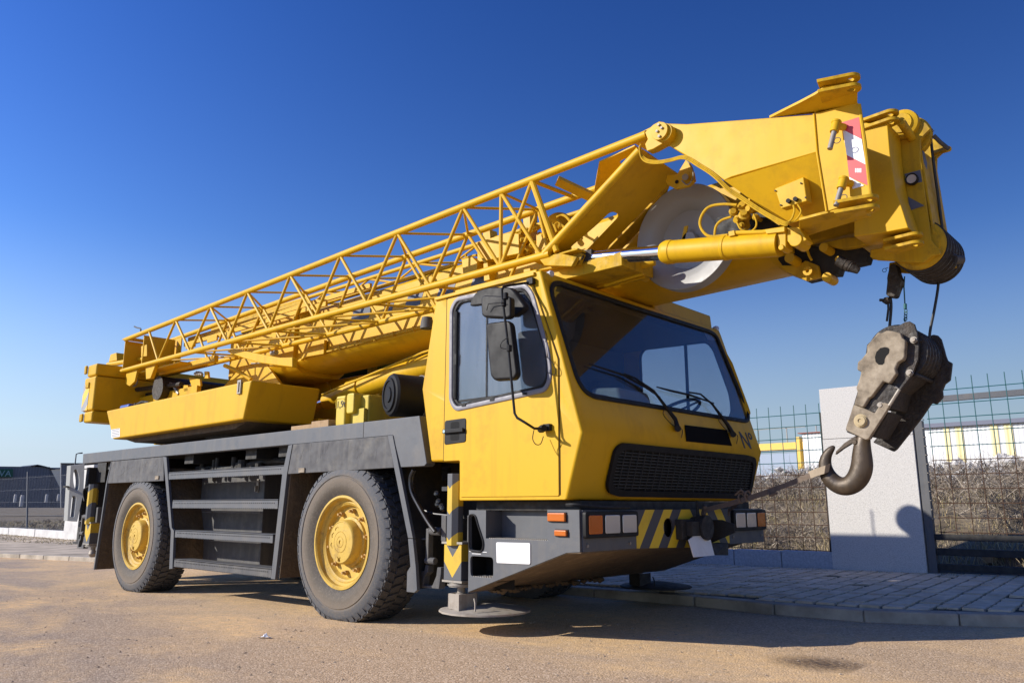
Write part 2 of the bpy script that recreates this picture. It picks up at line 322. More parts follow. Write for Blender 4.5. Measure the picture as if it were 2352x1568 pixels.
def groundmat():
    m, nt, bs = newmat('dusty asphalt'); O = 'Object'
    ag = noise(nt, 130, 2, .8, O); big = noise(nt, .8, 5, .6, O, mp=(.5, 1, 1), dist=.8)
    tc = N(nt, 'ShaderNodeTexCoord'); vo = N(nt, 'ShaderNodeTexVoronoi'); vo.inputs['Scale'].default_value = 95; vo.inputs['Randomness'].default_value = 1; nt.links.new(tc.outputs[O], vo.inputs['Vector'])
    vr = N(nt, 'ShaderNodeSeparateColor'); nt.links.new(vo.outputs['Color'], vr.inputs[0])
    st = ramp(nt, vr.outputs[0], (0, (.13, .10, .08)), (.3, (.30, .225, .165)), (.8, (.44, .335, .245)), (1, (.68, .56, .43)))
    dust = ramp(nt, big, (.43, 0), (.62, .75))
    fine = ramp(nt, noise(nt, 12, 6, .7, O), (.35, .25), (.65, 1)); mu = N(nt, 'ShaderNodeMath', operation='MULTIPLY'); nt.links.new(dust, mu.inputs[0]); nt.links.new(fine, mu.inputs[1])
    sp = N(nt, 'ShaderNodeSeparateXYZ'); nt.links.new(tc.outputs[O], sp.inputs[0])
    # the roadway: worn grey towards the middle, sandy beside the kerb
    yy = N(nt, 'ShaderNodeMath', operation='MULTIPLY_ADD'); nt.links.new(sp.outputs[0], yy.inputs[0]); yy.inputs[1].default_value = .24; nt.links.new(sp.outputs[1], yy.inputs[2])
    yn = N(nt, 'ShaderNodeMath', operation='MULTIPLY_ADD'); nt.links.new(noise(nt, .9, 4, .6, O), yn.inputs[0]); yn.inputs[1].default_value = 1.6; nt.links.new(yy.outputs[0], yn.inputs[2])
    yr = N(nt, 'ShaderNodeMapRange'); nt.links.new(yn.outputs[0], yr.inputs[0]); yr.inputs[1].default_value = -2.6; yr.inputs[2].default_value = -1.2; 
    c1 = mix(nt, yr.outputs[0], mix(nt, .35, st, (.345, .25, .168)), mix(nt, .34, st, (.74, .48, .225)))
    nt.links.new(mix(nt, mu.outputs[0], c1, (.86, .56, .25)), bs.inputs['Base Color']); bs.inputs['Roughness'].default_value = .95
    h = N(nt, 'ShaderNodeMath', operation='MULTIPLY_ADD'); nt.links.new(vo.outputs['Distance'], h.inputs[0]); h.inputs[1].default_value = -1.0; nt.links.new(ag, h.inputs[2]); bump(nt, bs, h.outputs[0], .6, .005)
    return m
ROADM = groundmat()

PAVEM = simplenoise('concrete pavers', (.44, .355, .25), (.70, .57, .42), 5, .25, d=.004)
JOINT = simplenoise('dirt in paver joints', (.26, .21, .15), (.60, .49, .36), 1.2)
JOINTD = simplenoise('dark paver joints', (.035, .03, .022), (.10, .08, .05), 12)
KERB = simplenoise('kerb concrete', (.25, .215, .17), (.46, .40, .32), 3, .2)
GRAN = simplenoise('speckled granite', (.34, .33, .315), (.53, .515, .49), 85, .08, (.62, .60, .57), .8, .004)
SOIL = simplenoise('field soil', (.07, .055, .035), (.17, .13, .08), 1.1, .5, (.27, .22, .15))
ROCK = simplenoise('white rubble', (.40, .36, .31), (.62, .59, .54), 2.5, .8, (.80, .78, .74), 1, .2)
WALLW = simplenoise('whitewashed wall', (.46, .45, .44), (.60, .59, .57), 3, .1)

# ------------------------------------------------------------ setting
def tagS(o, kind='structure'): o['kind'] = kind; return o
b = B()
xs = [-400, -28, 4, 200]; ys = [-200, -60, -20, 2.6, 8]
b.add([(x, y, gz(x)) for x in xs for y in ys], [(i*5+j, (i+1)*5+j, (i+1)*5+j+1, i*5+j+1) for i in range(3) for j in range(4)])
tagS(done(b, 'road', ROADM, local=True))
b = B(); b.add([(-1500, -900, -1.2), (900, -900, -1.2), (900, 2200, -1.2), (-1500, 2200, -1.2)], [(0,1,2,3)])
tagS(done(b, 'ground', SOIL, local=True))
kp = [(-80, -8), (-40, -1.6), (-28, .3), (-20, 1.55), (-16, 2.1), (-13, 2.55), (-10, 2.68), (-6, 2.68), (-3.7, 2.56), (-2.9, 2.42), (-2.2, 2.42), (-1.6, 2.62), (-.9, 3.0), (.3, 3.6), (4, 5.4)]
KH = .085
b = B(); path = [V((x, y, gz(x))) for x, y in kp]
for i in range(len(path)-1):
    p, q = path[i], path[i+1]; n_ = max(1, int((q-p).length/1.0)); d = (q-p)/n_; nrm = V((-(q-p).y, (q-p).x, 0)).normalized()
    for j in range(n_):
        s0 = p+d*(j+.006); s1 = p+d*(j+.994)
        b.add([s0-V((0,0,.1)), s1-V((0,0,.1)), s1+V((0,0,KH)), s0+V((0,0,KH)), s0+nrm*.15-V((0,0,.1)), s1+nrm*.15-V((0,0,.1)), s1+nrm*.15+V((0,0,KH)), s0+nrm*.15+V((0,0,KH))],
              [(0,1,2,3), (5,4,7,6), (3,2,6,7), (4,0,3,7), (1,5,6,2)])
tagS(done(b, 'kerb', KERB, bevel=.015))
FY = 5.8
def ky(x):
    for (a0, b0), (a1, b1) in zip(kp, kp[1:]):
        if a0 <= x <= a1: return b0+(b1-b0)*(x-a0)/(a1-a0)
    return 99
PS_ = .045
b = B(); NX = 60
xs = [-80+84*i/NX for i in range(NX+1)]
vs = []
for x in xs: vs += [(x, ky(x)+.12, gz(x)+KH-.008), (x, FY+.6, gz(x)+KH+PS_-.008)]
fs_ = [(2*i, 2*i+2, 2*i+3, 2*i+1) for i in range(NX)]; b.add(vs, fs_); b.m = [1 if xs[i] > -14 else 0 for i in range(NX)]; tagS(done(b, 'pavement', [JOINT, JOINTD], local=True))
# paving blocks: one mesh, part of the pavement surface
b = B(); a0 = radians(3); rng = random.Random(3); bw, bh = .168, .205
for i in range(-70, 60):
    for j in range(-14, 14):
        u = i*bw; v_ = (j+.5*(i % 2)*.0)*bh; x = -4+u*cos(a0)-v_*sin(a0); y = 4.3+u*sin(a0)+v_*cos(a0)
        if not (-13 < x < 3.6 and ky(x)+.24 < y < FY+.1): continue
        if rng.random() < .004: continue
        t = rng.uniform(-.004, .004); h = .5*bw-.012; g = .5*bh-.006; z_ = .018
        pts = [(-h, -g), (0, -g+.008), (h, -g), (h+z_*.5, -g*.5), (h-z_*.5, 0), (h+z_*.5, g*.5), (h, g), (0, g-.008), (-h, g), (-h+z_*.5, g*.5), (-h-z_*.5, 0), (-h+z_*.5, -g*.5)]
        pr = []
        for p, q in pts:
            X_, Y_ = x+p*cos(a0)-q*sin(a0), y+p*sin(a0)+q*cos(a0); pr.append((X_, Y_, gz(X_)+KH-.03+PS_*min(1, max(0, (Y_-ky(X_))/(FY+.6-ky(X_))))))
        b.prism(pr, (0, 0, .036+t))
o = done(b, 'paving_blocks', PAVEM, local=True); o['kind'] = 'stuff'; o['label'] = 'grey interlocking paving blocks laid in straight rows on the pavement'; o['category'] = 'paving'
# field behind the fence, rising into a bank on the right
def fz(x, y):
    k = max(0, min(1, (x+17)/7)); k = k*k*(3-2*k)
    hh = .95*max(0, min(1, (y-6.4)/3.5))+1.0*max(0, min(1, (y-12)/14))
    base = gz(x)+.05; w_ = .10*sin(x*1.3+y*.7)+.07*sin(x*2.9-y*1.7)
    return base+k*(hh+w_*min(1, max(0, y-6)))-(1-k)*(.25*min(1, (y-6)/6))+(.03*sin(x+y))*(1-k)
b = B(); gx = [-300, -200, -120, -80, -60, -45]+[-40+i for i in range(54)]+[20, 40, 100, 250]; gy = [6.25, 6.6, 7, 7.5, 8, 8.7, 9.5, 10.5, 12, 14, 17, 20, 24, 30, 45, 80, 200, 700]
b.add([(x, y, fz(x, min(y, 30))) for x in gx for y in gy], [(i*len(gy)+j, (i+1)*len(gy)+j, (i+1)*len(gy)+j+1, i*len(gy)+j+1) for i in range(len(gx)-1) for j in range(len(gy)-1)])
tagS(done(b, 'field', SOIL, local=True, sharp=180))
# rubble crest
rng = random.Random(5); b = B()
for i in range(3200):
    x = rng.uniform(-16, 14); y = rng.uniform(15, 27); t = (y-15)/12
    s_ = rng.uniform(.05, .26)*(1 if rng.random() < .9 else 1.6); z = fz(x, y)+.15+.35*sin(x*.6)*sin(x*.23+1)+rng.uniform(-.35, .25)*(1-abs(t-.4))
    vs = []
    for (p, q, r) in ((1,0,0),(-1,0,0),(0,1,0),(0,-1,0),(0,0,1),(0,0,-1)):
        k = s_*rng.uniform(.6, 1.2); vs.append((x+p*k, y+q*k, z+r*k*.7))
    b.add(vs, [(4,0,2),(4,2,1),(4,1,3),(4,3,0),(5,2,0),(5,1,2),(5,3,1),(5,0,3)])
o = done(b, 'rubble_heap', ROCK, local=True, sharp=20); o['kind'] = 'stuff'; o['label'] = 'pale rubble and white earth heaped along the bank before the striped warehouse'; o['category'] = 'rubble'
# brush
def brushmat(name, cs):
    m, nt, bs = newmat(name); g = N(nt, 'ShaderNodeNewGeometry')
    nt.links.new(ramp(nt, g.outputs['Random Per Island'], *cs), bs.inputs['Base Color']); bs.inputs['Roughness'].default_value = .9; return m
TWIG = brushmat('dry twigs', [(0, (.05, .038, .028)), (.4, (.16, .125, .09)), (.75, (.28, .225, .17)), (1, (.48, .42, .34))])
GRASS = brushmat('dry grass', [(0, (.14, .13, .05)), (.4, (.34, .27, .14)), (1, (.55, .45, .28))])
def blade(b, p, d, L, w_, bend, rng):
    d = d.normalized(); side = d.cross(V((rng.uniform(-1,1), rng.uniform(-1,1), .3))).normalized()*w_
    q = p+d*L*.5; r = p+d*L+V((bend[0], bend[1], -abs(bend[2])))
    b.add([p-side, p+side, q+side*.8, q-side*.8, r], [(0,1,2,3), (3,2,4)])
b = B(); rng = random.Random(11)
for i in range(330):
    x = rng.uniform(-13, 4.5); y = 6.6+rng.random()**.8*9; sz = rng.uniform(.25, .75); p0 = V((x, y, fz(x, y)))
    for j in range(150):
        d = V((rng.gauss(0, .65), rng.gauss(0, .65), rng.uniform(.25, 1.1))); st = p0+V((rng.gauss(0, .22), rng.gauss(0, .22), rng.random()*sz*.7))
        blade(b, st, d, sz*rng.uniform(.25, .8), rng.uniform(.0013, .0032)*(1+.05*y), (rng.gauss(0, .09), rng.gauss(0, .09), .05), rng)
o = done(b, 'dry_brush', TWIG, local=True, sharp=180); o['kind'] = 'stuff'; o['label'] = 'tangled grey brown dry brush on the bank behind the wire fence'; o['category'] = 'dry brush'
b = B(); rng = random.Random(12)
for i in range(15000):
    x = rng.uniform(-14, 4); y = 6.4+rng.random()**1.7*6; tall = .5 if (abs(x+3.95) < .12 or abs(x+1.2) < .15 or abs(x+5.6) < .2) and y < 7.6 else rng.uniform(.08, .3)
    blade(b, V((x, y, fz(x, y))), V((rng.gauss(0, .35), rng.gauss(0, .35), 1)), tall*rng.uniform(.6, 1.3), .004, (rng.gauss(0, .05), rng.gauss(0, .05), .03), rng)
for i in range(16000):
    x = rng.uniform(-75, -14); y = 6.3+rng.random()**1.5*22
    blade(b, V((x, y, fz(x, y))), V((rng.gauss(0, .5), rng.gauss(0, .5), .8)), rng.uniform(.1, .45), .010, (rng.gauss(0, .08), rng.gauss(0, .08), .05), rng)
for i in range(1500):
    x = rng.uniform(-12, -1); y = rng.choice([FY-.1-rng.random()*.12, ky(x)+.27+rng.random()*.06])
    blade(b, V((x, y, gz(x)+KH-.01+(.045 if y > FY-.4 else 0))), V((rng.gauss(0, .6), rng.gauss(0, .6), .7)), rng.uniform(.01, .04), .003, (0, 0, 0), rng)
for i in range(5000):
    x = rng.uniform(-45, -15); y = FY-.1-rng.random()**2*1.6
    blade(b, V((x, y, gz(x)+KH+.02)), V((rng.gauss(0, .6), rng.gauss(0, .6), .7)), rng.uniform(.02, .07), .008, (0, 0, 0), rng)
o = done(b, 'dry_grass', GRASS, local=True, sharp=180); o['kind'] = 'stuff'; o['label'] = 'straw coloured dry grass growing along the fence and in the field'; o['category'] = 'dry grass'
b = B(); rng = random.Random(13)
for i in range(150):
    x = rng.uniform(-70, -20); y = 7+rng.random()*16; sz = rng.uniform(.15, .5)
    for j in range(60):
        blade(b, V((x, y, fz(x, y)+rng.random()*sz*.5)), V((rng.gauss(0, .8), rng.gauss(0, .8), rng.uniform(.2, 1))), sz*rng.uniform(.4, 1), .01, (0, 0, .05), rng)
o = done(b, 'field_weeds', TWIG, local=True, sharp=180); o['kind'] = 'stuff'; o['label'] = 'low dark dry weeds covering the open field at the far left'; o['category'] = 'weeds'
# loose stones on the road
b = B(); rng = random.Random(21)
for i in range(2600):
    r_ = rng.uniform(1.6, 11); th = rng.uniform(radians(95), radians(170)); x = cos(th)*r_; y = -3.9+sin(th)*r_
    if y > 2.3: continue
    s_ = rng.choice([.004, .004, .006, .008, .012]); z = gz(x)
    vs = [(x+p*s_*rng.uniform(.6, 1.3), y+q*s_*rng.uniform(.6, 1.3), z+r*s_*.7) for p, q, r in ((1,0,.2),(-1,0,.2),(0,1,.2),(0,-1,.2),(0,0,1))]
    b.add(vs, [(4,0,2),(4,2,1),(4,1,3),(4,3,0)])
o = done(b, 'gravel', simplenoise('gravel stone', (.25, .18, .12), (.55, .44, .32), 3), local=True, sharp=20); o['kind'] = 'stuff'; o['label'] = 'loose small stones scattered over the dusty road'; o['category'] = 'gravel'
# oil stain: thin sheet of darker asphalt grit
m, nt, bs = newmat('damp stain'); tc = N(nt, 'ShaderNodeTexCoord')
bs.inputs['Base Color'].default_value = (.09, .06, .04, 1); bs.inputs['Roughness'].default_value = .7
gr = N(nt, 'ShaderNodeTexGradient', gradient_type='SPHERICAL'); mp = N(nt, 'ShaderNodeMapping'); mp.inputs['Scale'].default_value = (3.0, 3.9, 1); nt.links.new(tc.outputs['Object'], mp.inputs[0]); nt.links.new(mp.outputs[0], gr.inputs[0])
mm = N(nt, 'ShaderNodeMath', operation='MULTIPLY'); nt.links.new(gr.outputs['Fac'], mm.inputs[0]); nt.links.new(ramp(nt, noise(nt, 30, 5, .7), (.35, .2), (.6, 1.0)), mm.inputs[1]); nt.links.new(mm.outputs[0], bs.inputs['Alpha'])
c = P('H', 760, 1420, z=.07); c.z = gz(c.x)+.003
b = B(); b.add(ell((0,0,0), (.36,0,0), (0,.28,0), 32), [tuple(range(32))]); o = done(b, 'oil_stain', m, local=c); o['kind'] = 'structure'

# ------------------------------------------------------------ wall, pillar, fences, gate
fp = V((0, FY, 0))
def slab(x0, x1, y0, y1, z0, z1, name, mat, label, cat, group=None, bevel=.006):
    b = B().box(x0, x1, y0, y1, z0, z1); o = done(b, name, mat, bevel=bevel); o['label'] = label; o['category'] = cat
    if group: o['group'] = group
    return o
gl_, gr_ = P('H', 845, 840, y=FY), P('H', 1450, 845, y=FY)
ptop = P('U', 535, 275, y=FY).z
pil = thing('gate_pillar', 'tall pale granite gate pillar behind the hanging hook, shadow across its base', 'pillar', ((gl_.x+gr_.x)/2, FY+.2, gz(-3)+KH))
b = B()
zc = ptop-.62
b.box(gl_.x, gr_.x, FY, FY+.38, gz(-3.2)+.05, zc); done(b, 'lower_slab', GRAN, pil, .006)
b = B().box(gl_.x+.002, gr_.x-.002, FY+.002, FY+.378, zc+.004, ptop); done(b, 'upper_slab', GRAN, pil, .006)
BLUW = simplenoise('blue grey wall slab', (.30, .33, .37), (.46, .49, .53), 40, .1, None, .85, .003)
x = gl_.x-.004; k = 0
segs = [.655, .64, .66, .65, .65]
while x > -8:
    L_ = segs[k % 5]; zt = gz(x)+KH+.235
    nm = ['touching the gate pillar', 'second from the gate pillar', 'third from the gate pillar, behind the front bumper', 'fourth from the gate pillar', 'fifth from the gate pillar', 'sixth from the gate pillar', 'seventh from the gate pillar'][k]
    slab(x-L_+.01, x, FY+.06, FY+.20, gz(x)+.05, zt, 'wall_slab', BLUW, 'low blue grey concrete wall slab '+nm, 'wall slab', 'wall slabs under the mesh fence')
    x -= L_; k += 1
LWX = P('T', 860, 1165, y=FY).x
xl = LWX; b = thing('low_wall', 'long low whitewashed wall beside the field at the far left', 'wall', (xl-15, FY+.1, gz(-28)+KH))
rngw = random.Random(2)
while xl > -62:
    q = B().box(xl-2.9, xl-.03, FY, FY+.2, gz(xl)+.05, gz(xl)+KH+.28+rngw.uniform(-.01, .01)); done(q, 'wall_panel', WALLW, b, .01); xl -= 2.93
wp = thing('entrance_pillar', 'white masonry pillar at the end of the low wall behind the rear outrigger', 'pillar', (LWX+.8, FY+.2, gz(-28)+KH))
done(B().box(LWX, LWX+2.1, FY-.05, FY+.35, gz(-28), gz(-28)+2.35), 'pillar_shaft', WALLW, wp, .01)
done(B().box(LWX-.05, LWX+2.15, FY-.1, FY+.4, gz(-28)+2.36, gz(-28)+2.46), 'pillar_cap', WALLW, wp, .01)
# wire mesh fence, panel between truck and pillar
def meshfence(root, x0, x1, z0, z1, dx, dz, y, name='mesh_panel', r=.0052, zsplit=1.3, up=.12):
    b = B(); n = int(round((x1-x0)/dx)); rg = random.Random(4)
    for i in range(n+1):
        x = x0+(x1-x0)*i/n+rg.uniform(-.006, .006)
        b.mi = 1; b.tube([(x, y, z0), (x, y, zsplit)], r, 5); b.mi = 0; b.tube([(x, y, zsplit), (x, y, z1+up)], r, 5)
    k = 0; z = z1
    while z > z0:
        b.mi = 0 if z > zsplit else 1; b.tube([(x0-.02, y-.006, z), ((x0+x1)/2, y-.006, z-.004), (x1+.02, y-.006, z)], r, 5); z -= dz
    return done(b, name, [GREEN, RWIRE], root)
f1 = thing('mesh_fence', 'green topped wire mesh fence between the crane nose and the granite pillar', 'fence', (-8, FY+.12, .3))
zb = gz(-4)+KH+.24
pw = P('U', 150, 565, y=FY).x, P('U', 235, 560, y=FY).x
ztop = P('U', 45, 480, y=FY+.12).z
meshfence(f1, -13.0, gl_.x-.06, zb, ztop, .165, .152, FY+.12)
b = B().box(gl_.x-.05, gl_.x-.004, FY+.10, FY+.14, zb-.03, ztop-.0); done(b, 'fence_post', BLK, f1)
f2 = thing('gate_fence', 'wire mesh gate with dark steel frame to the right of the granite pillar', 'gate', (-1, FY, .2))
gz0 = gz(-2)+KH
meshfence(f2, gr_.x+.17, 4.6, .56, P('U', 1994, 230, y=FY+.06).z, .157, .156, FY+.06, zsplit=1.45, up=.14)
done(B().box(gr_.x+.012, gr_.x+.10, FY+.02, FY+.10, gz0-.05, 1.84), 'gate_post', GREY, f2, .004)
b = B(); 
for i in range(14): b.tube([(gr_.x+.11, FY+.0, .75+i*.1), (gr_.x+.11, FY+.07, .75+i*.1)], .006, 6)
done(b, 'hinge_pins', STEEL, f2)
zt = P('U', 1994, 290, y=FY+.9).z
b = B().box(-3.1, 5, FY+.9, FY+.96, zt-.04, zt+.03); done(b, 'top_rail', GREY, f2)
for z0_, z1_, in ((.52, .585), (.36, .435), (.20, .27)): done(B().box(gr_.x+.105, 4.6, FY+.03, FY+.11, z0_, z1_), 'bottom_rail', BLK, f2, .004)
done(B().box(gr_.x+.105, 4.6, FY+.11, FY+.3, .12, .16), 'gate_track', BLK, f2, .004)
f3 = thing('field_fence', 'tall thin wire mesh fence standing on the low white wall at the far left', 'fence', (-45, FY+.1, -.2))
b = B()
for i in range(330): x = -62+i*.1; b.box(x-.0022, x+.0022, FY+.09, FY+.095, -.05, 1.95)
for z in (.1, .55, 1.0, 1.45, 1.9): b.box(-62, -29, FY+.1, FY+.105, z-.003, z+.003)
done(b, 'mesh_panel', flat('grey mesh', (.12, .13, .15), .6), f3)
done(B().tube([P('T', 360, 1020, y=FY+.1), P('T', 375, 250, y=FY+.1)], .035, 8), 'fence_post', flat('grey post', (.07, .08, .10), .6), f3)
for x in (-46, -53, -60): done(B().box(x-.03, x+.03, FY+.07, FY+.13, -.1, 2.1), 'fence_post', flat('grey post', (.07, .08, .10), .6), f3)
# pallet and planks behind the gate
p = thing('timber_pallet', 'grey weathered pallet lying on the ground behind the gate', 'pallet', (-1.6, FY+1.0, .3))
for i in range(4): done(B().box(-2.3, -1.1, FY+.7+i*.2, FY+.82+i*.2, .36, .385), 'deck_board', WOOD, p)
for x in (-2.2, -1.7, -1.2): done(B().box(x-.05, x+.05, FY+.7, FY+1.42, .26, .358), 'bearer', WOOD, p)

# ------------------------------------------------------------ distant buildings
def corr(name, c1, c2, period, axis):
    m, nt, bs = newmat(name); tc = N(nt, 'ShaderNodeTexCoord'); wv = N(nt, 'ShaderNodeTexWave', wave_type='BANDS', bands_direction=axis); wv.inputs['Scale'].default_value = period
    nt.links.new(tc.outputs['Object'], wv.inputs['Vector']); nt.links.new(mix(nt, wv.outputs['Fac'], c1, c2), bs.inputs['Base Color']); bs.inputs['Roughness'].default_value = .6; bump(nt, bs, wv.outputs['Fac'], .5, .05); return m
WW = corr('white corrugated sheet', (.62, .62, .62), (.80, .80, .78), 1.1, 'X'); WY = corr('yellow corrugated sheet', (.72, .60, .28), (.82, .72, .40), 1.1, 'X')
wh = thing('striped_warehouse', 'long white warehouse with pale yellow vertical stripes beyond the bank at right', 'warehouse', (10, 62, 1.5))
Yw = 60.
x0, x1 = P('U', 1270, 525, y=Yw).x, 60; zt = P('U', 1994, 480, y=Yw).z
b = B().box(x0, x1, Yw, Yw+25, -1, zt-.32); done(b, 'wall', WW, wh)
for i, (a_, c_) in enumerate(((1420, 1462), (1505, 1560), (1757, 1812), (1858, 1918))):
    xa, xb = P('U', a_, 600, y=Yw).x, P('U', c_, 600, y=Yw).x; done(B().box(xa, xb, Yw-.05, Yw-.002, 0, zt-.34), 'yellow_panel', WY, wh)
for k in range(4):
    xa = P('U', 1994, 600, y=Yw).x+1+k*5; done(B().box(xa, xa+1.6, Yw-.05, Yw-.002, 0, zt-.34), 'yellow_panel', WY, wh)
done(B().box(x0-.3, x1, Yw-.3, Yw+25.3, zt-.30, zt), 'roof_edge', flat('dark roof edge', (.14, .15, .20), .6), wh)
wh2 = thing('yellow_depot', 'distant depot with a yellow beam and white end panel left of the granite pillar', 'depot', (-60, 62, 1))
xa, xb, xc = P('U', 90, 680, y=Yw).x, P('U', 432, 680, y=Yw).x, P('U', 620, 600, y=Yw).x
za, zb_ = P('U', 200, 660, y=Yw).z, P('U', 200, 708, y=Yw).z
YB = flat('yellow beam paint', (.75, .50, .09), .5)
done(B().box(xa-60, xb, Yw, Yw+1.2, zb_, za), 'gantry_beam', YB, wh2)
b = B()
for i in range(30): b.box(xa-60+i*2.5-.04, xa-60+i*2.5+.04, Yw+.2, Yw+.3, za, za+1.3)
b.box(xa-60, xb, Yw+.2, Yw+.3, za+1.2, za+1.3); done(b, 'handrail', LGREY, wh2)
done(B().box(xb, xc, Yw-.5, Yw+8, -1, P('U', 480, 592, y=Yw).z), 'end_panel', WW, wh2)
done(B().box(xb-.3, xc+.2, Yw-.7, Yw+8.2, P('U', 480, 592, y=Yw).z+.01, P('U', 480, 585, y=Yw).z), 'roof_edge', RED if 0 else flat('red brown roof edge', (.25, .07, .05), .6), wh2)
done(B().box(xb-.7, xb-.4, Yw-.2, Yw+1, zb_-3, za+.4), 'gantry_leg', YB, wh2)
done(B().box(xa-60, xb-1.3, Yw+8, Yw+9, -1, zb_+.2), 'rear_wall', flat('blue grey cladding', (.30, .36, .45), .6), wh2)
# left: grey warehouse with green sign
XL = -120.
GW = corr('blue grey cladding sheet', (.13, .14, .17), (.165, .18, .21), .9, 'Y')
def pb(x, y, d=0): return P('b', x, y, x=XL+d)
g1 = thing('grey_warehouse', 'large blue grey warehouse with a green sign at the far left edge', 'warehouse', (XL, pb(800, 900).y, -.5))
done(B().prism([pb(-900, 262), pb(1340, 288), pb(1340, 1380), pb(-900, 1380)], (-2, 0, 0)), 'wall', GW, g1)
done(B().prism([pb(1345, 340, -1), pb(1380, 385, -1), pb(1600, 830, -1), pb(1640, 1380, -1), pb(1345, 1380, -1)], (-.3, 0, 0)), 'shadow_wall', GW, g1)  # grey sheet shaped as the slanting shadow cast on the cream shed
done(B().prism([pb(820, 262, .3), pb(1010, 222, .3), pb(1200, 262, .3), pb(1500, 345, .3), pb(1480, 360, .3), pb(1190, 290, .3), pb(1010, 240, .3), pb(830, 275, .3)], (-6, 0, 0)), 'roof_gable', flat('dark ridge sheet', (.06, .07, .09), .6), g1)
sg = done(B().prism([pb(-400, 345, .4), pb(350, 345, .4), pb(350, 560, .4), pb(-400, 560, .4)], (-.3, 0, 0)), 'sign_board', flat('green sign', (.01, .10, .06), .5), g1)
g2 = thing('cream_shed', 'pale cream shed between the two grey warehouses at far left', 'shed', (XL-30, pb(1500, 900).y, -.5))
done(B().prism([P('b', 1330, 320, x=XL-30), P('b', 1640, 312, x=XL-30), P('b', 1640, 1300, x=XL-30), P('b', 1330, 1300, x=XL-30)], (-1, 0, 0)), 'wall', flat('cream cladding', (.95, .88, .70), .7), g2)  # cream brightened to stand for sunlight this wall does not get
done(B().prism([P('b', 1320, 305, x=XL-29.8), P('b', 1650, 305, x=XL-29.8), P('b', 1650, 345, x=XL-29.8), P('b', 1320, 345, x=XL-29.8)], (-20, 0, 0)), 'roof_edge', flat('slate roof edge', (.16, .2, .28), .7), g2)
g3 = thing('tall_warehouse', 'tall plain grey warehouse block just left of the crane tail', 'warehouse', (XL+20, pb(1900, 900).y, -.5))
done(B().prism([P('b', x, y, x=XL+20) for x, y in ((1640, 185), (4500, 215), (4500, 1380), (1640, 1380))], (-.3, 0, 0)), 'wall', GW, g3)
done(B().prism([P('b', x, y, x=XL+20.3) for x, y in ((1630, 180), (4500, 205), (4500, 222), (1630, 195))], (-.3, 0, 0)), 'roof_edge', LGREY, g3)
for i, (x, y0_, y1_, nm) in enumerate(((395, 1020, 1240, 'leftmost of the four'), (565, 1040, 1350, 'nearest and tallest of the four'), (1235, 1020, 1240, 'third from the left of the four'), (1560, 1015, 1200, 'farthest right of the four'))):
    xx = -62 if i != 1 else -50; p0, p1 = P('b', x, y1_, x=xx), P('b', x, y0_, x=xx)
    b = B(); r_ = .10; b.lathe([(r_, 0), (r_, p1.z-p0.z-.1), (r_*.7, p1.z-p0.z), (0, p1.z-p0.z)], p0, (0,0,1), 10)
    o = done(b, 'marker_post', WALLW); o['label'] = 'short white concrete post in the far left field, '+nm; o['category'] = 'post'; o['group'] = 'white posts in the field'
q0, q1 = P('X', 225, 130, x=-90), P('X', 232, 12, x=-90)
sl_ = thing('street_lamp', 'slim distant street lamp above the grey block behind the crane tail', 'street lamp', (-90, q0.y, -.4))
done(B().tube([(-90, q0.y, -.6), (-90, q0.y, q1.z)], [.12, .06], 8), 'pole', GREY, sl_)
done(B().tube([(-90, q0.y, q1.z), (-90, q0.y+.2, q1.z+.1), (-90, q0.y+.6, q1.z+.15)], [.05, .05, .08], 8), 'lamp_head', GREY, sl_)
def lettering(s_, size, mat, origin, xdir, ydir, parent, name='lettering', ext=.002, bold=0):
    cu = bpy.data.curves.new('txt', 'FONT'); cu.body = s_; cu.size = size; cu.extrude = ext; cu.offset = bold
    ob = bpy.data.objects.new('txt', cu); COL.objects.link(ob); dg = bpy.context.evaluated_depsgraph_get()
    me = bpy.data.meshes.new_from_object(ob.evaluated_get(dg)); bpy.data.objects.remove(ob)
    xd, yd = V(xdir).normalized(), V(ydir).normalized(); zd = xd.cross(yd)
    M_ = Matrix((xd, yd, zd)).transposed().to_4x4()
    me.transform(M_); me.name = name
    o = bpy.data.objects.new(name, me); me.materials.clear(); me.materials.append(mat); place(o, origin, parent); return o
c = pb(-215, 535, .6); hgt = (pb(0, 365, .6)-pb(0, 545, .6)).z
lettering('AVA', hgt*1.3, flat('pale sign letter', (.25, .42, .45), .6), c, (0,1,0), (0,0,1), sg, ext=.02)

# ============================================================ THE CRANE
CR_ = thing('mobile_crane', 'yellow two axle mobile crane with folded lattice jib parked along the kerb', 'crane', (-6.5, 1.27, 0))
def pr(name, mat, pts, vec, parent=CR_, holes=(), **k): return done(B().prism(pts, vec, holes), name, mat, parent, **k)
def s2(pts, y=0): return [V((x, y, z)) for x, z in pts]
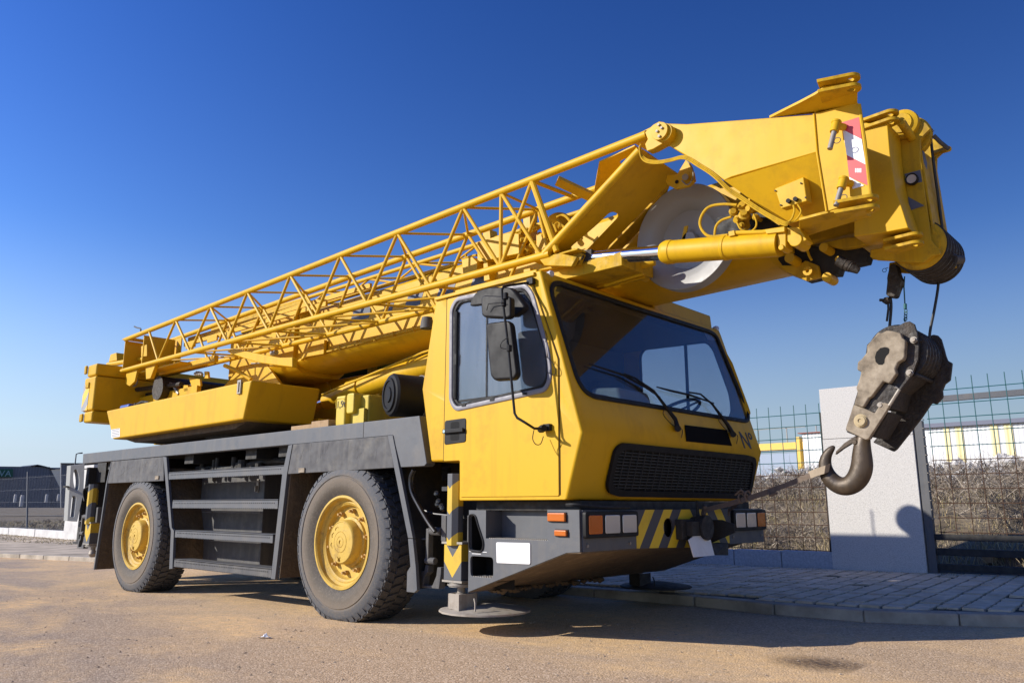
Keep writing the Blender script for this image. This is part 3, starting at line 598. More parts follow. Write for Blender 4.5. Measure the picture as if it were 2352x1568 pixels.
# ---- wheels
def wheel(loc, side):     # side -1: outer face looks towards -y
    R0 = .642; sd = side
    w_ = empty('wheel', loc, CR_)
    b = B(); A = (0, -sd, 0)   # axis pointing inwards
    prof = [(.355, .055), (.372, .02), (.40, .008), (.43, -.008), (.46, -.014), (.515, -.012), (.520, -.006), (.530, -.006), (.535, -.012), (.575, -.006), (.60, .006), (.622, .025), (R0-.005, .045), (R0-.016, .06), (R0-.014, .20), (R0-.016, .335), (R0-.005, .35), (.58, .375), (.50, .395), (.43, .395), (.37, .37), (.355, .34)]
    b.lathe(prof, (0,0,0), A, 96, closed=True)
    n = 50
    for i in range(n):
        for row, (t0, t1, off) in enumerate(((.022, .095, 0), (.105, .195, .5), (.205, .295, 0), (.305, .375, .5))):
            a0_ = 2*pi*(i+off)/n; wd = 2*pi/n*.33; vs = []
            for t in (t0, t1):
                for rr in (R0-.02, R0+.001 if row in (1, 2) or t == (t1 if row == 0 else t0) else R0-.004):
                    sk = .03 if (t == t1) ^ (row % 2 == 0) else -.01
                    for da in (-wd, wd):
                        a = a0_+da+sk; vs.append((cos(a)*rr, -sd*t, sin(a)*rr))
            b.add(vs, [(0,1,3,2), (4,6,7,5), (0,4,5,1), (2,3,7,6), (0,2,6,4), (1,5,7,3)])
        a0_ = 2*pi*i/n
        vs = []
        for rr, t in ((.590, -.004), (.630, .016)):      # shoulder bars on the sidewall
            for dt in (0, .012):
                for da in (-.045, .045): a = a0_+da; vs.append((cos(a)*rr, -sd*(t+dt), sin(a)*rr))
        b.add(vs, [(0,1,3,2), (4,6,7,5), (0,4,5,1), (2,3,7,6), (0,2,6,4), (1,5,7,3)])
    for v_ in b.v: v_.z = max(v_.z, -.606)
    done(b, 'tyre', TYRE, w_, local=loc)
    b = B(); b.lathe([(.373, .028), (.373, .012), (.355, .010), (.345, .022), (.343, .05), (.325, .065), (.315, .062), (.305, .07), (.296, .075), (.290, .10), (.283, .115), (.16, .12)], (0,0,0), A, 64)
    done(b, 'rim', YRIM, w_, local=loc)
    b = B(); b.grp = True; b.lathe([(.20, .125), (.198, .10), (.178, .09), (.174, .025), (.165, .012), (.160, .009), (.156, .012), (.085, .008), (.083, .012), (.080, .007), (.045, .006), (.043, .010), (.040, .006), (.016, .005), (.014, .012), (.0, .012)], (0,0,0), A, 48)
    for a_ in (1.9, 2.5, 3.2, 4.4): b.tube([(cos(a_+t)*(.12+.012*sin(t*9)), -sd*.008, sin(a_+t)*(.12+.012*sin(t*9))) for t in (0, .12, .24, .36)], .0035, 5)
    b.cyl((-.02, -sd*.012, -.135), (-.02, sd*.004, -.135), .014, 10)
    done(b, 'hub', YRIM, w_, local=loc)
    b = B()
    for i in range(10):
        a = 2*pi*(i+.3)/10; p = V((cos(a)*.248, -sd*.118, sin(a)*.248)); b.grp = False; b.cyl(p, p+V((0, sd*.035, 0)), .021, 6); b.grp = True; b.cyl(p+V((0, sd*.035, 0)), p+V((0, sd*.06, 0)), .011, 8)
    b.v = [v_+V(loc) for v_ in b.v]; done(b, 'wheel_nuts', NUT, w_)
    return w_
wheel((-5.445, .0, .605), -1); wheel((-9.385, .0, .555), -1); wheel((-5.435, 2.53, .605), 1); wheel((-9.365, 2.53, .555), 1)
for x, z in ((-5.435, .6), (-9.365, .56)):
    b = B(); b.tube([(x, .35, z), (x, .9, z), (x, 1.27, z), (x, 1.65, z), (x, 2.2, z)], [.09, .11, .2, .11, .09], 16); done(b, 'axle', BLK, CR_)
# ---- deck, frame
deck = s2([(-11.22, 1.56), (-4.5, 1.56), (-4.405, 1.20), (-4.43, 1.18), (-4.70, 1.18), (-4.81, 1.43), (-11.20, 1.43)])
pr('side_beam', GREY, deck, (0, .09, 0), bevel=.006)
pr('side_beam', GREY, [p+V((0, 2.45, 0)) for p in deck], (0, .09, 0), bevel=.006)
done(B().box(-11.2, -4.5, .092, 2.448, 1.50, 1.545), 'deck_plate', GREYD, CR_)
done(B().box(-5.185, -5.18, -.0015, .0, 1.432, 1.56), 'beam_joint', BLK, CR_)
b = B(); b.box(-11.1, -3.3, .80, .95, .62, 1.30); b.box(-11.1, -3.3, 1.6, 1.75, .62, 1.30); b.box(-11.1, -3.3, .96, 1.59, .66, .70)
for x in (-10.6, -8.5, -7.2, -6.6, -4.4): b.box(x, x+.2, .1, 2.4, 1.34, 1.495)
done(b, 'chassis_frame', BLK, CR_)
b = B(); b.box(-8.75, -6.2, .60, .78, .35, 1.38); b.box(-11.1, -10.5, .6, 1.9, .5, 1.40); b.box(-4.75, -4.1, .55, 2.0, .45, 1.40); done(b, 'inner_panels', BLK, CR_)
# engine bits seen above the steps
b = B(); rg = random.Random(8)
for i in range(14): x = rg.uniform(-8.5, -6.5); b.cyl((x, .25, 1.22), (x, .25, rg.uniform(1.26, 1.40)), rg.uniform(.02, .06), 10)
b.tube([(-8.6, .3, 1.30), (-7.8, .25, 1.27), (-7.0, .3, 1.33), (-6.4, .3, 1.3)], .03, 8); done(b, 'hydraulic_fittings', BLK, CR_)
# ---- mudguards
def mudguard(pan, struts, flaps, name='mudguard'):
    b = B().prism(s2(pan, -.004), (0, .022, 0)); o = done(b, name, GREYD, CR_, bevel=.004)
    b = B()
    for s_ in struts: b.prism(s2(s_, -.008), (0, .03, 0))
    done(b, 'strut', GREY, o, bevel=.003)
    b = B(); fm = BLK if flaps[-1][-1] == .45 else MUD
    for x0_, z0_, x1_, z1_, w_ in flaps[:1] if fm is BLK else flaps: b.prism([(x0_, .02, z0_), (x1_, .02, z1_), (x1_+.02, .02, z1_), (x0_+.02, .02, z0_)], (0, w_, 0))
    done(b, 'mud_flap', MUD, o)
    if fm is BLK:
        b = B()
        for x0_, z0_, x1_, z1_, w_ in flaps[1:]: b.prism([(x0_, .02, z0_), (x1_, .02, z1_), (x1_+.02, .02, z1_), (x0_+.02, .02, z0_)], (0, w_, 0))
        done(b, 'mud_flap', BLK, o)
    (xa, za), (xb, zb__) = pan[1], pan[2]
    done(B().box(xa+.02, xb-.02, .02, .6, za+.12, za+.14), 'arch_liner', BLK, o)
    rg = random.Random(int(abs(xa)*10)); b = B()
    for i in range(9):
        x = rg.uniform(xa+.15, xb-.15); z = rg.uniform(za+.05, za+.20); a_ = rg.choice([1.1, 1.4, 1.6, .6]); L_ = rg.uniform(.03, .12)
        b.tube([(x, -.0045, z), (x+cos(a_)*L_*.5+.004, -.0045, z+sin(a_)*L_*.5), (x+cos(a_)*L_, -.0045, min(za+.25, z+sin(a_)*L_))], .0011, 4)
    q_ = done(b, 'scratches', LGREY, o); q_['kind'] = 'stuff'
    return o
mr = mudguard([(-10.24, 1.425), (-10.30, 1.16), (-8.745, 1.16), (-8.80, 1.425)],
    [[(-10.245, 1.425), (-10.225, 1.425), (-10.30, 1.16), (-10.42, .13), (-10.45, .13), (-10.33, 1.16)], [(-8.80, 1.425), (-8.72, 1.415), (-8.44, .66), (-8.385, .63), (-8.345, .25), (-8.42, .24), (-8.455, .63), (-8.50, .68)]],
    [(-10.24, 1.2, -10.30, 1.16, .5), (-10.31, 1.16, -10.44, .13, .52), (-8.75, 1.3, -8.46, .64, .5), (-8.455, .64, -8.42, .24, .5)])
mf = mudguard([(-6.20, 1.43), (-6.26, 1.17), (-4.775, 1.18), (-4.86, 1.43)],
    [[(-6.27, 1.425), (-6.205, 1.43), (-6.265, 1.17), (-6.36, .26), (-6.43, .26), (-6.345, 1.17)], [(-4.86, 1.43), (-4.80, 1.43), (-4.53, .66), (-4.585, .66)], [(-4.585, .655), (-4.53, .655), (-4.49, .46), (-4.47, .30), (-4.50, .28), (-4.585, .28), (-4.585, .42), (-4.55, .46)]],
    [(-6.25, 1.3, -6.35, .27, .5), (-4.80, 1.3, -4.56, .66, .45), (-4.56, .66, -4.54, .30, .45)])
for m_, (k, x, y) in ((mr, ('B', 760, 298)), (mf, ('B', 1870, 242))):
    p = P(k, x, y, y=-.004); done(B().box(p.x-.045, p.x+.045, -.016, -.004, p.z-.02, p.z+.02), 'marker_plate', RUST, m_, bevel=.002)
# ---- steps
for i, (xa, xb, za, zb__, nd) in enumerate(((-8.64, -6.33, 1.17, 1.25, 60), (-8.49, -6.40, .865, .95, 56), (-8.37, -6.45, .565, .64, 54), (-8.335, -6.44, .268, .348, 54))):
    b = B(); b.box(xa, xb, 0, .022, za, zb__); b.box(xa, xb, .0, .17, zb__-.012, zb__-.001+.002)
    o = done(b, 'step', GREY if i < 3 else GREYD, CR_, bevel=.003)
    b = B()
    for j in range(nd):
        x = xa+.06+(xb-xa-.12)*j/(nd-1); b.box(x-.006, x+.006, -.0015, .001, (za+zb__)/2+.004, (za+zb__)/2+.014); b.box(x-.006, x+.006, -.0015, .001, za-.001, za+.006)
    done(b, 'grip_holes', HOLE, o)
b = B().box(-8.57, -7.24, .35, .60, .30, 1.215); o = done(b, 'storage_box', GREYD, CR_, bevel=.008)
b = B()
for z in (1.13, .82, .52):
    for j in range(44): x = -8.5+1.2*j/43; b.box(x-.006, x+.006, .3485, .3495, z, z+.008)
done(b, 'grip_marks', LGREY, o)
p = P('B', 1520, 360, y=.33); b = B(); b.box(p.x-.02, p.x+.02, .335, .35, p.z-.065, p.z+.065); b.box(p.x-.008, p.x+.008, .31, .335, p.z-.06, p.z+.0); done(b, 'latch', STEEL, o, bevel=.003)
# ---- front bumper with steps
prof = [(-3.955, .865), (-3.79, .865), (-3.79, .68), (-3.25, .68), (-3.25, .87), (-2.995, .87), (-2.995, .62), (-3.10, .612), (-3.955, .322)]
h1 = rnd(s2([(-3.945, .83), (-3.895, .83), (-3.865, .76), (-3.815, .65), (-3.825, .595), (-3.94, .60)]), .025)
h2 = rnd(s2([(-3.938, .56), (-3.72, .56), (-3.72, .425), (-3.933, .425)]), .03)
bmp = pr('bumper', GREY, s2(prof), (0, .02, 0), holes=[h1, h2], bevel=.003)
b = B(); b.box(-3.79, -3.25, .16, .18, .66, .87); b.box(-3.81, -3.79, .02, .18, .66, .86); b.box(-3.25, -3.23, .02, .18, .66, .86)
b.box(-3.79, -3.25, .004, .158, .655, .675); done(b, 'step_recess', GREY, bmp)
b = B(); 
for i in range(30):
    for j in range(3): b.box(-3.77+i*.0175, -3.76+i*.0175, .01+j*.045, .035+j*.045, .676, .684)
b.box(-3.78, -3.26, .008, .157, .6745, .677); done(b, 'tread_plate', STEEL, bmp)
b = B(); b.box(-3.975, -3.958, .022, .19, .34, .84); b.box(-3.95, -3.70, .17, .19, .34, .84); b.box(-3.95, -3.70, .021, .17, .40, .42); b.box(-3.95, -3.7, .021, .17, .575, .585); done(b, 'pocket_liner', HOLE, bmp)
b = B()
for i in range(9):
    for j in range(3): b.box(-3.92+i*.022, -3.907+i*.022, .01+j*.045, .035+j*.045, .4205, .429)
b.box(-3.935, -3.725, .008, .16, .4198, .4215); done(b, 'foot_tread', STEEL, bmp)
b = B(); hh = rnd(s2([(-3.949, .836), (-3.891, .836), (-3.86, .76), (-3.806, .65), (-3.82, .59), (-3.946, .595)], -.004), .028)
b.tube(hh+[hh[0]], .006, 6); done(b, 'rubber_rim', RUB, bmp)
# front face of bumper: stripes panel in the middle, plain ends
b = B().box(-3.0, -2.985, .021, .60, .62, .868); b.box(-3.0, -2.985, 1.90, 2.51, .60, .868); done(b, 'bumper_end', GREY, bmp, bevel=.002)
band = [V((-3.0, .602, .868)), V((-3.0, 1.898, .868)), V((-3.0, 1.898, .61)), V((-3.0, 1.30, .60)), V((-3.0, .602, .62))]
hol = ell((-3.0, 1.005, .745), (0, .066, 0), (0, 0, .066), 20)
pr('striped_panel', STB, band, (.015, 0, 0), bmp, holes=[hol])
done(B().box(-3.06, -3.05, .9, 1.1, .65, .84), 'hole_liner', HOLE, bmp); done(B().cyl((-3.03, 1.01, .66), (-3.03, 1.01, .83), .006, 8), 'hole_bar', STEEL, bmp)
done(B().box(-3.955, -2.99, 2.50, 2.52, .60, .868), 'far_side_panel', GREY, bmp)
done(B().box(-3.9, -3.01, .19, 2.49, .80, .86), 'bumper_top', BLK, bmp)
# sloping underside
b = B(); b.prism([(-3.955, .005, .318), (-3.10, .005, .607), (-2.99, .005, .612), (-2.99, .005, .622), (-3.11, .005, .622), (-3.955, .005, .335)], (0, 2.5, 0)); done(b, 'belly_plate', MUD, bmp)
b = B(); rg = random.Random(3)
for i in range(45):
    y = rg.uniform(.2, 1.5); x = rg.uniform(-4.0, -3.88); r_ = rg.uniform(.012, .032)
    b.lathe([(0, r_*.5), (r_*.8, r_*.4), (r_*1.3, 0), (r_*.7, -r_*.5), (r_*.2, -r_*.9)], (x, y, .315), (rg.random()-.5, rg.random()-.5, 1.4), 9)
done(b, 'caked_mud', MUD, bmp)
# tow coupling and white plate
b = B(); b.box(-2.985, -2.93, 1.10, 1.52, .66, .80); b.cyl((-2.95, 1.36, .60), (-2.95, 1.36, .93), .012, 10); b.cyl((-2.985, 1.34, .74), (-2.86, 1.34, .74), .075, 20, .09); b.box(-2.93, -2.88, 1.15, 1.30, .685, .785)
b.prism([(-2.985, 1.62, .79), (-2.985, 1.60, .62), (-2.80, 1.62, .70), (-2.80, 1.62, .76), (-2.9, 1.62, .79)], (0, .02, 0))
b.tube([(-2.90, 1.18, .62), (-2.88, 1.13, .585), (-2.89, 1.17, .55), (-2.9, 1.21, .56)], .012, 8)
done(b, 'tow_coupling', BLK, bmp, bevel=.004)
tp = [(-2.90, 1.12, .66), (-2.90, 1.20, .69), (-2.90, 1.22, .715), (-2.90, 1.40, .715), (-2.90, 1.42, .63), (-2.86, 1.40, .545), (-2.86, 1.11, .545)]
pr('white_tow_plate', WHT, tp, (.008, 0, 0), bmp)
pr('tow_bracket', BLK, [(-2.905, 1.425, .62), (-2.905, 1.72, .62), (-2.90, 1.70, .53), (-2.86, 1.42, .545)], (-.1, 0, 0), bmp)
# lamps
def lampunit(y0, order):
    o = done(B().prism(rnd([(-2.984, y0, .70), (-2.984, y0+.575, .70), (-2.984, y0+.575, .862), (-2.984, y0, .862)], .02), (.03, 0, 0)), 'lamp_housing', PLAST, bmp, bevel=.006)
    w3 = ((.14, 'turn_signal', AMB), (.16, 'headlight', LENS), (.16, 'headlight', LENS)); y = y0+.025
    for wd, nm, mt in (w3 if order > 0 else w3[::-1]):
        q = done(B().prism(rnd([(-2.954, y, .725), (-2.954, y+wd, .725), (-2.954, y+wd, .838), (-2.954, y, .838)], .012), (.006, 0, 0)), nm, mt, o, bevel=.003)
        y += wd+.03
lampunit(.012, 1); lampunit(1.935, -1)
for (xa, xb, za, zb__) in ((-3.235, -3.095, .80, .852), (-3.18, -3.085, .712, .748)):
    o = done(B().box(xa, xb, -.022, 0, za, zb__), 'marker_lamp', AMB, bmp, bevel=.006)
    done(B().box(xa-.004, xb+.004, -.006, -.0005, za-.004, zb__+.004), 'lamp_base', RUB, o)
done(B().prism(rnd(s2([(-3.685, .525), (-3.39, .530), (-3.39, .662), (-3.69, .658)], -.006), .012), (0, .005, 0)), 'number_plate', WHF, bmp, bevel=.002)
b = B()
for xa, xb, z in ((-3.945, -3.865, .588), (-3.858, -3.78, .588), (-3.92, -3.835, .574)): b.box(xa, xb, -.001, .0, z, z+.004)
done(b, 'warning_lettering', WHF, bmp)
b = B()
for y, z in ((.06, .655), (.52, .655), (1.96, .655), (2.46, .655)): b.cyl((-2.986, y, z), (-2.978, y, z), .010, 8)
done(b, 'bolts', STEEL, bmp)
# frame front behind the gap under the cab
b = B(); b.box(-3.98, -3.06, .10, 2.42, .865, .925); b.tube([(-3.12, .03, .90), (-3.05, .06, .90), (-2.99, .25, .885), (-2.97, .5, .885)], .012, 6); done(b, 'cab_mount', BLK, CR_)
# ---- outriggers (near front, near rear, far side ones)
def outrigger(x, y, z0, gzz, side=1, full=True):
    r_ = empty('outrigger', (x, y, z0), CR_)
    b = B(); 
    a8 = [V((x+.062*cos(pi/8+pi/4*i), y+.062*sin(pi/8+pi/4*i), z0+.62)) for i in range(8)]
    b.prism(a8, (0, 0, .50)); done(b, 'jack_column', STP, r_, bevel=.003)
    q = .125; sq = [V((x-q, y, z0+.37)), V((x, y-q*.0-.02, z0+.37))]
    b = B(); b.box(x-.09, x+.09, y-.02, y+.17, z0+.38, z0+.635); done(b, 'jack_housing', STB2, r_, bevel=.006)
    b = B(); b.box(x-.105, x+.105, y-.03, y+.18, z0+.63, z0+.645); b.box(x-.10, x+.10, y-.025, y+.175, z0+.368, z0+.382); b.cyl((x, y+.07, z0+.335), (x, y+.07, z0+.368), .09, 16); b.cyl((x, y+.07, z0+.345), (x, y+.07, z0+.355), .10, 16); b.cyl((x, y+.07, z0+.25), (x, y+.07, z0+.34), .03, 12); b.lathe([(0, .05), (.04, .04), (.05, 0), (.03, -.04), (0, -.045)], (x, y+.07, z0+.25), (0, 0, 1), 12)
    done(b, 'jack_rod', STEEL, r_)
    b = B(); b.box(x-.17, x-.115, y+.02, y+.16, z0+.64, z0+.83); b.box(x+.10, x+.155, y+.02, y+.16, z0+.64, z0+.83); b.box(x-.17, x-.115, y+.17, y+.9, z0+.45, z0+.8); b.box(x+.10, x+.155, y+.17, y+.9, z0+.45, z0+.8)
    done(b, 'guide_plates', GREYD, r_, bevel=.008)
    b = B(); b.cyl((x-.30, y+.03, z0+.71), (x-.17, y+.03, z0+.71), .03, 12); b.box(x-.31, x-.28, y+.0, y+.05, z0+.48, z0+.73); b.cyl((x-.32, y+.02, z0+.5), (x-.22, y+.02, z0+.5), .025, 10)
    b.tube([(x-.40, y+.02, z0+.62), (x-.40, y+.02, z0+.65), (x-.30, y+.02, z0+.655)], .008, 6)
    b.prism([(x-.38, y+.01, z0+.31), (x-.37, y+.01, z0+.42), (x-.33, y+.01, z0+.43), (x-.32, y+.01, z0+.47), (x-.29, y+.01, z0+.47), (x-.29, y+.01, z0+.42), (x-.33, y+.01, z0+.39), (x-.34, y+.01, z0+.325), (x-.24, y+.01, z0+.33), (x-.20, y+.01, z0+.40), (x-.19, y+.01, z0+.46), (x-.15, y+.01, z0+.46), (x-.15, y+.01, z0+.42), (x-.17, y+.01, z0+.31)], (0, .06, 0))
    done(b, 'carry_bracket', GREYD, r_, bevel=.004)
    if full:
        b = B(); zz = z0+.17; n = 28
        b.lathe([(0, .04), (.10, .035), (.30, .008), (.33, .0), (.33, -.012), (0, -.02)], (x+.06, y+.25, zz), (0, 0, 1), 18)
        b.prism([(x-.06, y+.0, zz+.02), (x+.06, y+.0, zz+.01), (x+.06, y+.0, zz+.12), (x-.06, y+.0, zz+.12)], (0, .012, 0)); b.box(x-.06, x-.05, y, y+.15, zz+.02, zz+.12); b.box(x+.06, x+.07, y-.02, y+.16, zz+.0, zz+.12)
        b.tube([(x+.18, y+.02, zz+.10), (x+.20, y+.01, zz+.07), (x+.21, y+.0, zz+.02)], .006, 6)
        done(b, 'float_pad', PADM if y < 1 else BLK, r_)  # far pad painted black for the shade it lies in
    return r_
outrigger(-4.165, .07, 0, 0); outrigger(-4.165, 2.33, 0, 0); outrigger(-10.92, .07, .04, 0, full=False)
# hoses beside the front outrigger
b = B()
for o_ in (0, .03): b.tube([P('a', 45+o_*600, 20, y=.02+o_), P('a', 10+o_*700, 110, y=.02+o_), P('a', 25+o_*700, 250, y=.02+o_), P('a', 110+o_*600, 420, y=.02+o_), P('a', 200+o_*500, 570, y=.02+o_), P('a', 265+o_*400, 660, y=.02+o_)], .013, 8)
b.tube([P('a', 130, 430, y=.10), P('a', 260, 475, y=.10), P('a', 400, 490, y=.10)], .009, 8)
for x, y in ((290, 270), (310, 350), (340, 400), (350, 420), (300, 380)): p = P('a', x, y, y=.14); b.lathe([(0, .03), (.02, .02), (.025, 0), (.015, -.03), (0, -.035)], p, (.3, -1, .5), 8)
done(b, 'hydraulic_hoses', HOSE, CR_)
b = B()
for i in range(9): p = P('a', 385, 10+i*15, y=.22); b.lathe([(.03, 0), (.042, .009), (.03, .018)], p, (0, 0, 1), 14)
done(b, 'bellows', PLAST, CR_)
# rear end plate with oval openings, and tail beam
NP_ = V((.68, -.73, 0)).normalized(); OP_ = V((-11.62, 0, 1))
rp = [Ppl('X', x, y, OP_, NP_) for x, y in ((165, 165), (120, 905), (252, 915), (335, 540), (352, 142))]
ov = [Ppl('X', 240+40*cos(2*pi*k/22)-8*sin(2*pi*k/22), 357-145*sin(2*pi*k/22), OP_, NP_) for k in range(22)]
ov2 = rnd([Ppl('X', x, y, OP_, NP_) for x, y in ((155, 855), (212, 857), (240, 600), (228, 572), (182, 575))], .012)
tl = pr('tail_plate', PLM, rp, (-.14, 0, 0), holes=[ov, ov2], bevel=.004)
b = B(); b.box(-11.70, -11.60, -.04, 0, 1.13, 1.15); b.box(-11.72, -11.6, .02, .05, 1.13, 1.15); done(b, 'plate_hook', BLK, tl)
b = B(); b.box(-11.60, -11.5, .20, 2.4, .42, 1.40); b.box(-11.5, -11.2, .3, 2.3, 1.2, 1.5); done(b, 'tail_beam', BLK, CR_)
b = B(); b.box(-11.58, -11.50, .16, .19, .40, 1.10); b.box(-11.58, -10.95, .12, .15, .395, .42); done(b, 'tail_bracket', BLK, CR_)
b = B(); b.tube([P('X', 350, 640, y=.1), P('X', 335, 560, y=.1), P('X', 350, 480, y=.1), P('X', 420, 440, y=.1)], .012, 8); done(b, 'rear_hose', RUB, CR_)

# ---- CAB
NF = V((1.12, 0, .33)).normalized(); OF = V((-2.96, 0, 1.34))            # windscreen plane through (-2.96,1.34) and (-3.29,2.46)
NL = V((.41, 0, -.12)).normalized(); OL = V((-2.96, 0, 1.34))            # lower nose plane
def PF(k, x, y, off=0): return Ppl(k, x, y, OF+NF*off, NF)
def PLo(k, x, y, off=0): return Ppl(k, x, y, OL+NL*off, NL)
CW = 2.52
WSE = [(200, 117), (160, 125), (152, 180), (305, 690), (350, 765), (405, 795), (1305, 942), (1328, 930), (1322, 880), (1135, 432), (1100, 408), (640, 262)]
ws = [PF('E', x, y) for x, y in WSE]
sidewin = [(-4.155, 2.33), (-4.10, 2.395), (-3.425, 2.375), (-3.36, 2.30), (-3.215, 1.85), (-3.21, 1.70), (-3.25, 1.635), (-4.09, 1.575), (-4.145, 1.64)]
sw0 = rnd(s2(sidewin), .07); sw1 = [p+V((0, CW, 0)) for p in sw0]
cprof = [(-4.06, .93), (-3.09, .93), (-2.96, 1.34), (-3.29, 2.46), (-4.345, 2.445), (-4.48, 1.76), (-4.36, 1.21), (-4.06, 1.205)]
b = B(); n0 = s2(cprof); n1 = [p+V((0, CW, 0)) for p in n0]
def face(b, outer, holes=()):
    loops = [outer]+list(holes); allp = [V(p) for l in loops for p in l]
    if holes: b.add(allp, [tuple(t) for t in tessellate_polygon([[V(p) for p in l] for l in loops])])
    else: b.add(allp, [tuple(range(len(allp)))])
face(b, n0, [sw0]); face(b, n1, [sw1])
for i in range(8):
    j = (i+1) % 8; q = [n0[i], n0[j], n1[j], n1[i]]
    face(b, q, [ws] if i == 2 else ())
cab = done(b, 'cab_body', YEL, CR_, fix=True, sharp=180)
md = cab.modifiers.new('bevel', 'BEVEL'); md.width = .055; md.segments = 5; md.limit_method = 'ANGLE'; md.angle_limit = radians(35); md.harden_normals = False
md = cab.modifiers.new('thickness', 'SOLIDIFY'); md.thickness = .025; md.offset = -1
md = cab.modifiers.new('normals', 'WEIGHTED_NORMAL'); md.weight = 100; md.keep_sharp = False
# door panel, proud of the side
dwn = rnd(s2(sidewin, -.007), .07)
dp = rnd(s2([(-4.205, 2.415), (-3.372, 2.408), (-3.145, 1.825), (-3.15, .955), (-4.04, .955), (-4.045, 1.21), (-4.215, 1.21)], -.007), .012)
door = pr('door', YEL, dp, (0, .0065, 0), cab, holes=[dwn], bevel=.0025)
b = B()
sm = s2([(-4.22, 2.42), (-3.366, 2.415), (-3.137, 1.825), (-3.142, .96)], -.001)
b.tube(sm, .0032, 6, sm=False); b.tube(s2([(-4.213, 2.42), (-4.222, 1.21)], -.001), .0032, 6); done(b, 'door_seam', flat('seam shadow gap', (.03, .012, .006), .8), cab)
b = B(); fr = rnd(s2(sidewin, -.010), .07); b.tube(fr+[fr[0], fr[1]], .018, 8, squash=((0,1,0), .5)); wf = done(b, 'window_frame', paint('alloy frame', (.21, .205, .23), (.08, .08, .08), .3, .5, 8), door)
b = B(); fr2 = rnd(s2([(x*1.0+(.028 if x < -3.8 else -.022), z+(.024 if z < 2 else -.024)) for x, z in sidewin], -.006), .06); b.tube(fr2+[fr2[0], fr2[1]], .012, 8, squash=((0,1,0), .5)); done(b, 'window_seal', RUB, wf)
b = B().prism(rnd(s2([(x*1.0+(.01 if x < -3.8 else -.01), z+(.01 if z < 2 else -.01)) for x, z in sidewin], .004), .06), (0, .004, 0)); done(b, 'side_window', GLS, door)
b = B().box(-3.80, -3.79, -.002, .0, 1.60, 2.38); b.box(-4.1, -3.3, .0, .006, 1.625, 1.640); done(b, 'window_divider', PLAST, wf)
b = B(); b.tube([(-4.1, -.006, 1.65), (-4.1, -.006, 2.3)], .014, 8); done(b, 'slide_rubber', RUB, wf)
b = B()
for x in (-4.0, -3.72, -3.42): b.box(x-.02, x+.02, -.022, -.006, 1.583+(x+4.09)*.05, 1.600+(x+4.09)*.05)
b.box(-4.11, -4.085, -.02, -.004, 1.90, 1.98); done(b, 'window_clips', PLAST, wf)
# far window
b = B(); fr = rnd(s2(sidewin, CW+.003), .07); b.tube(fr+[fr[0], fr[1]], .018, 8); b.box(-3.66, -3.63, CW-.004, CW+.004, 1.60, 2.38); done(b, 'window_frame', RUB, cab)
b = B().prism(rnd(s2(sidewin, CW-.008), .07), (0, .004, 0)); done(b, 'side_window', glass('far side glass', (.97, .98, 1), .01, .3), cab)
# handle
hp = rnd(s2([(-4.205, 1.50), (-3.985, 1.505), (-3.985, 1.335), (-4.205, 1.325)], -.012), .02)
dh = pr('door_handle', PLAST, hp, (0, .006, 0), door, bevel=.003)
b = B(); b.prism(rnd(s2([(-4.14, 1.485), (-4.05, 1.485), (-4.05, 1.35), (-4.14, 1.35)], -.0125), .02), (0, .004, 0)); done(b, 'handle_recess', HOLE, dh)
b = B(); b.box(-4.205, -3.995, -.034, -.018, 1.405, 1.435); done(b, 'handle_grip', PLAST, dh, bevel=.005); b = B().cyl((-4.185, -.037, 1.42), (-4.185, -.033, 1.42), .012, 12); done(b, 'lock', CHROME, dh)
# roof rail / drip edge, raised roof humps
b = B(); b.box(-4.34, -3.335, -.018, .02, 2.425, 2.452); done(b, 'drip_rail', YEL, cab, bevel=.006)
b = B(); b.prism([(-3.36, .06, 2.45), (-4.2, .06, 2.45), (-4.2, .06, 2.50), (-3.38, .06, 2.50)], (0, .80, 0)); b.prism([(-3.31, 1.45, 2.44), (-4.2, 1.45, 2.44), (-4.2, 1.5, 2.60), (-3.36, 1.52, 2.60)], (0, .98, 0)); done(b, 'roof_hump', YEL, cab, bevel=.015)
for c_ in (P('D', 888, 165, x=-3.30), P('E', 1130, 392, x=-3.30)):
    b = B(); b.lathe([(0, .028), (.02, .026), (.026, .012), (.026, -.015), (.018, -.022), (0, -.022)], c_, (.8, -.2, .1), 10); done(b, 'roof_marker_lamp', flat('clear lamp cover', (.55, .55, .55), .15, 0, **{'Coat Weight': 1}), cab)
b = B(); b.tube([P('E', 1068, 355, x=-3.35), P('E', 950, 305, x=-3.38), P('E', 838, 246, x=-3.42)], [.004, .0025, .0015], 6); done(b, 'aerial', WIRE, cab)
# windscreen
rb = [PF('E', x, y, .004) for x, y in WSE]; rb = rnd(rb, .05)
b = B(); b.tube(rb+[rb[0], rb[1]], .019, 8, squash=((NF.x, 0, NF.z), .6)); done(b, 'windscreen_seal', RUB, cab)
b = B().prism([PF('E', x, y, -.004) for x, y in WSE], -NF*.004); done(b, 'windscreen', GLW, cab)
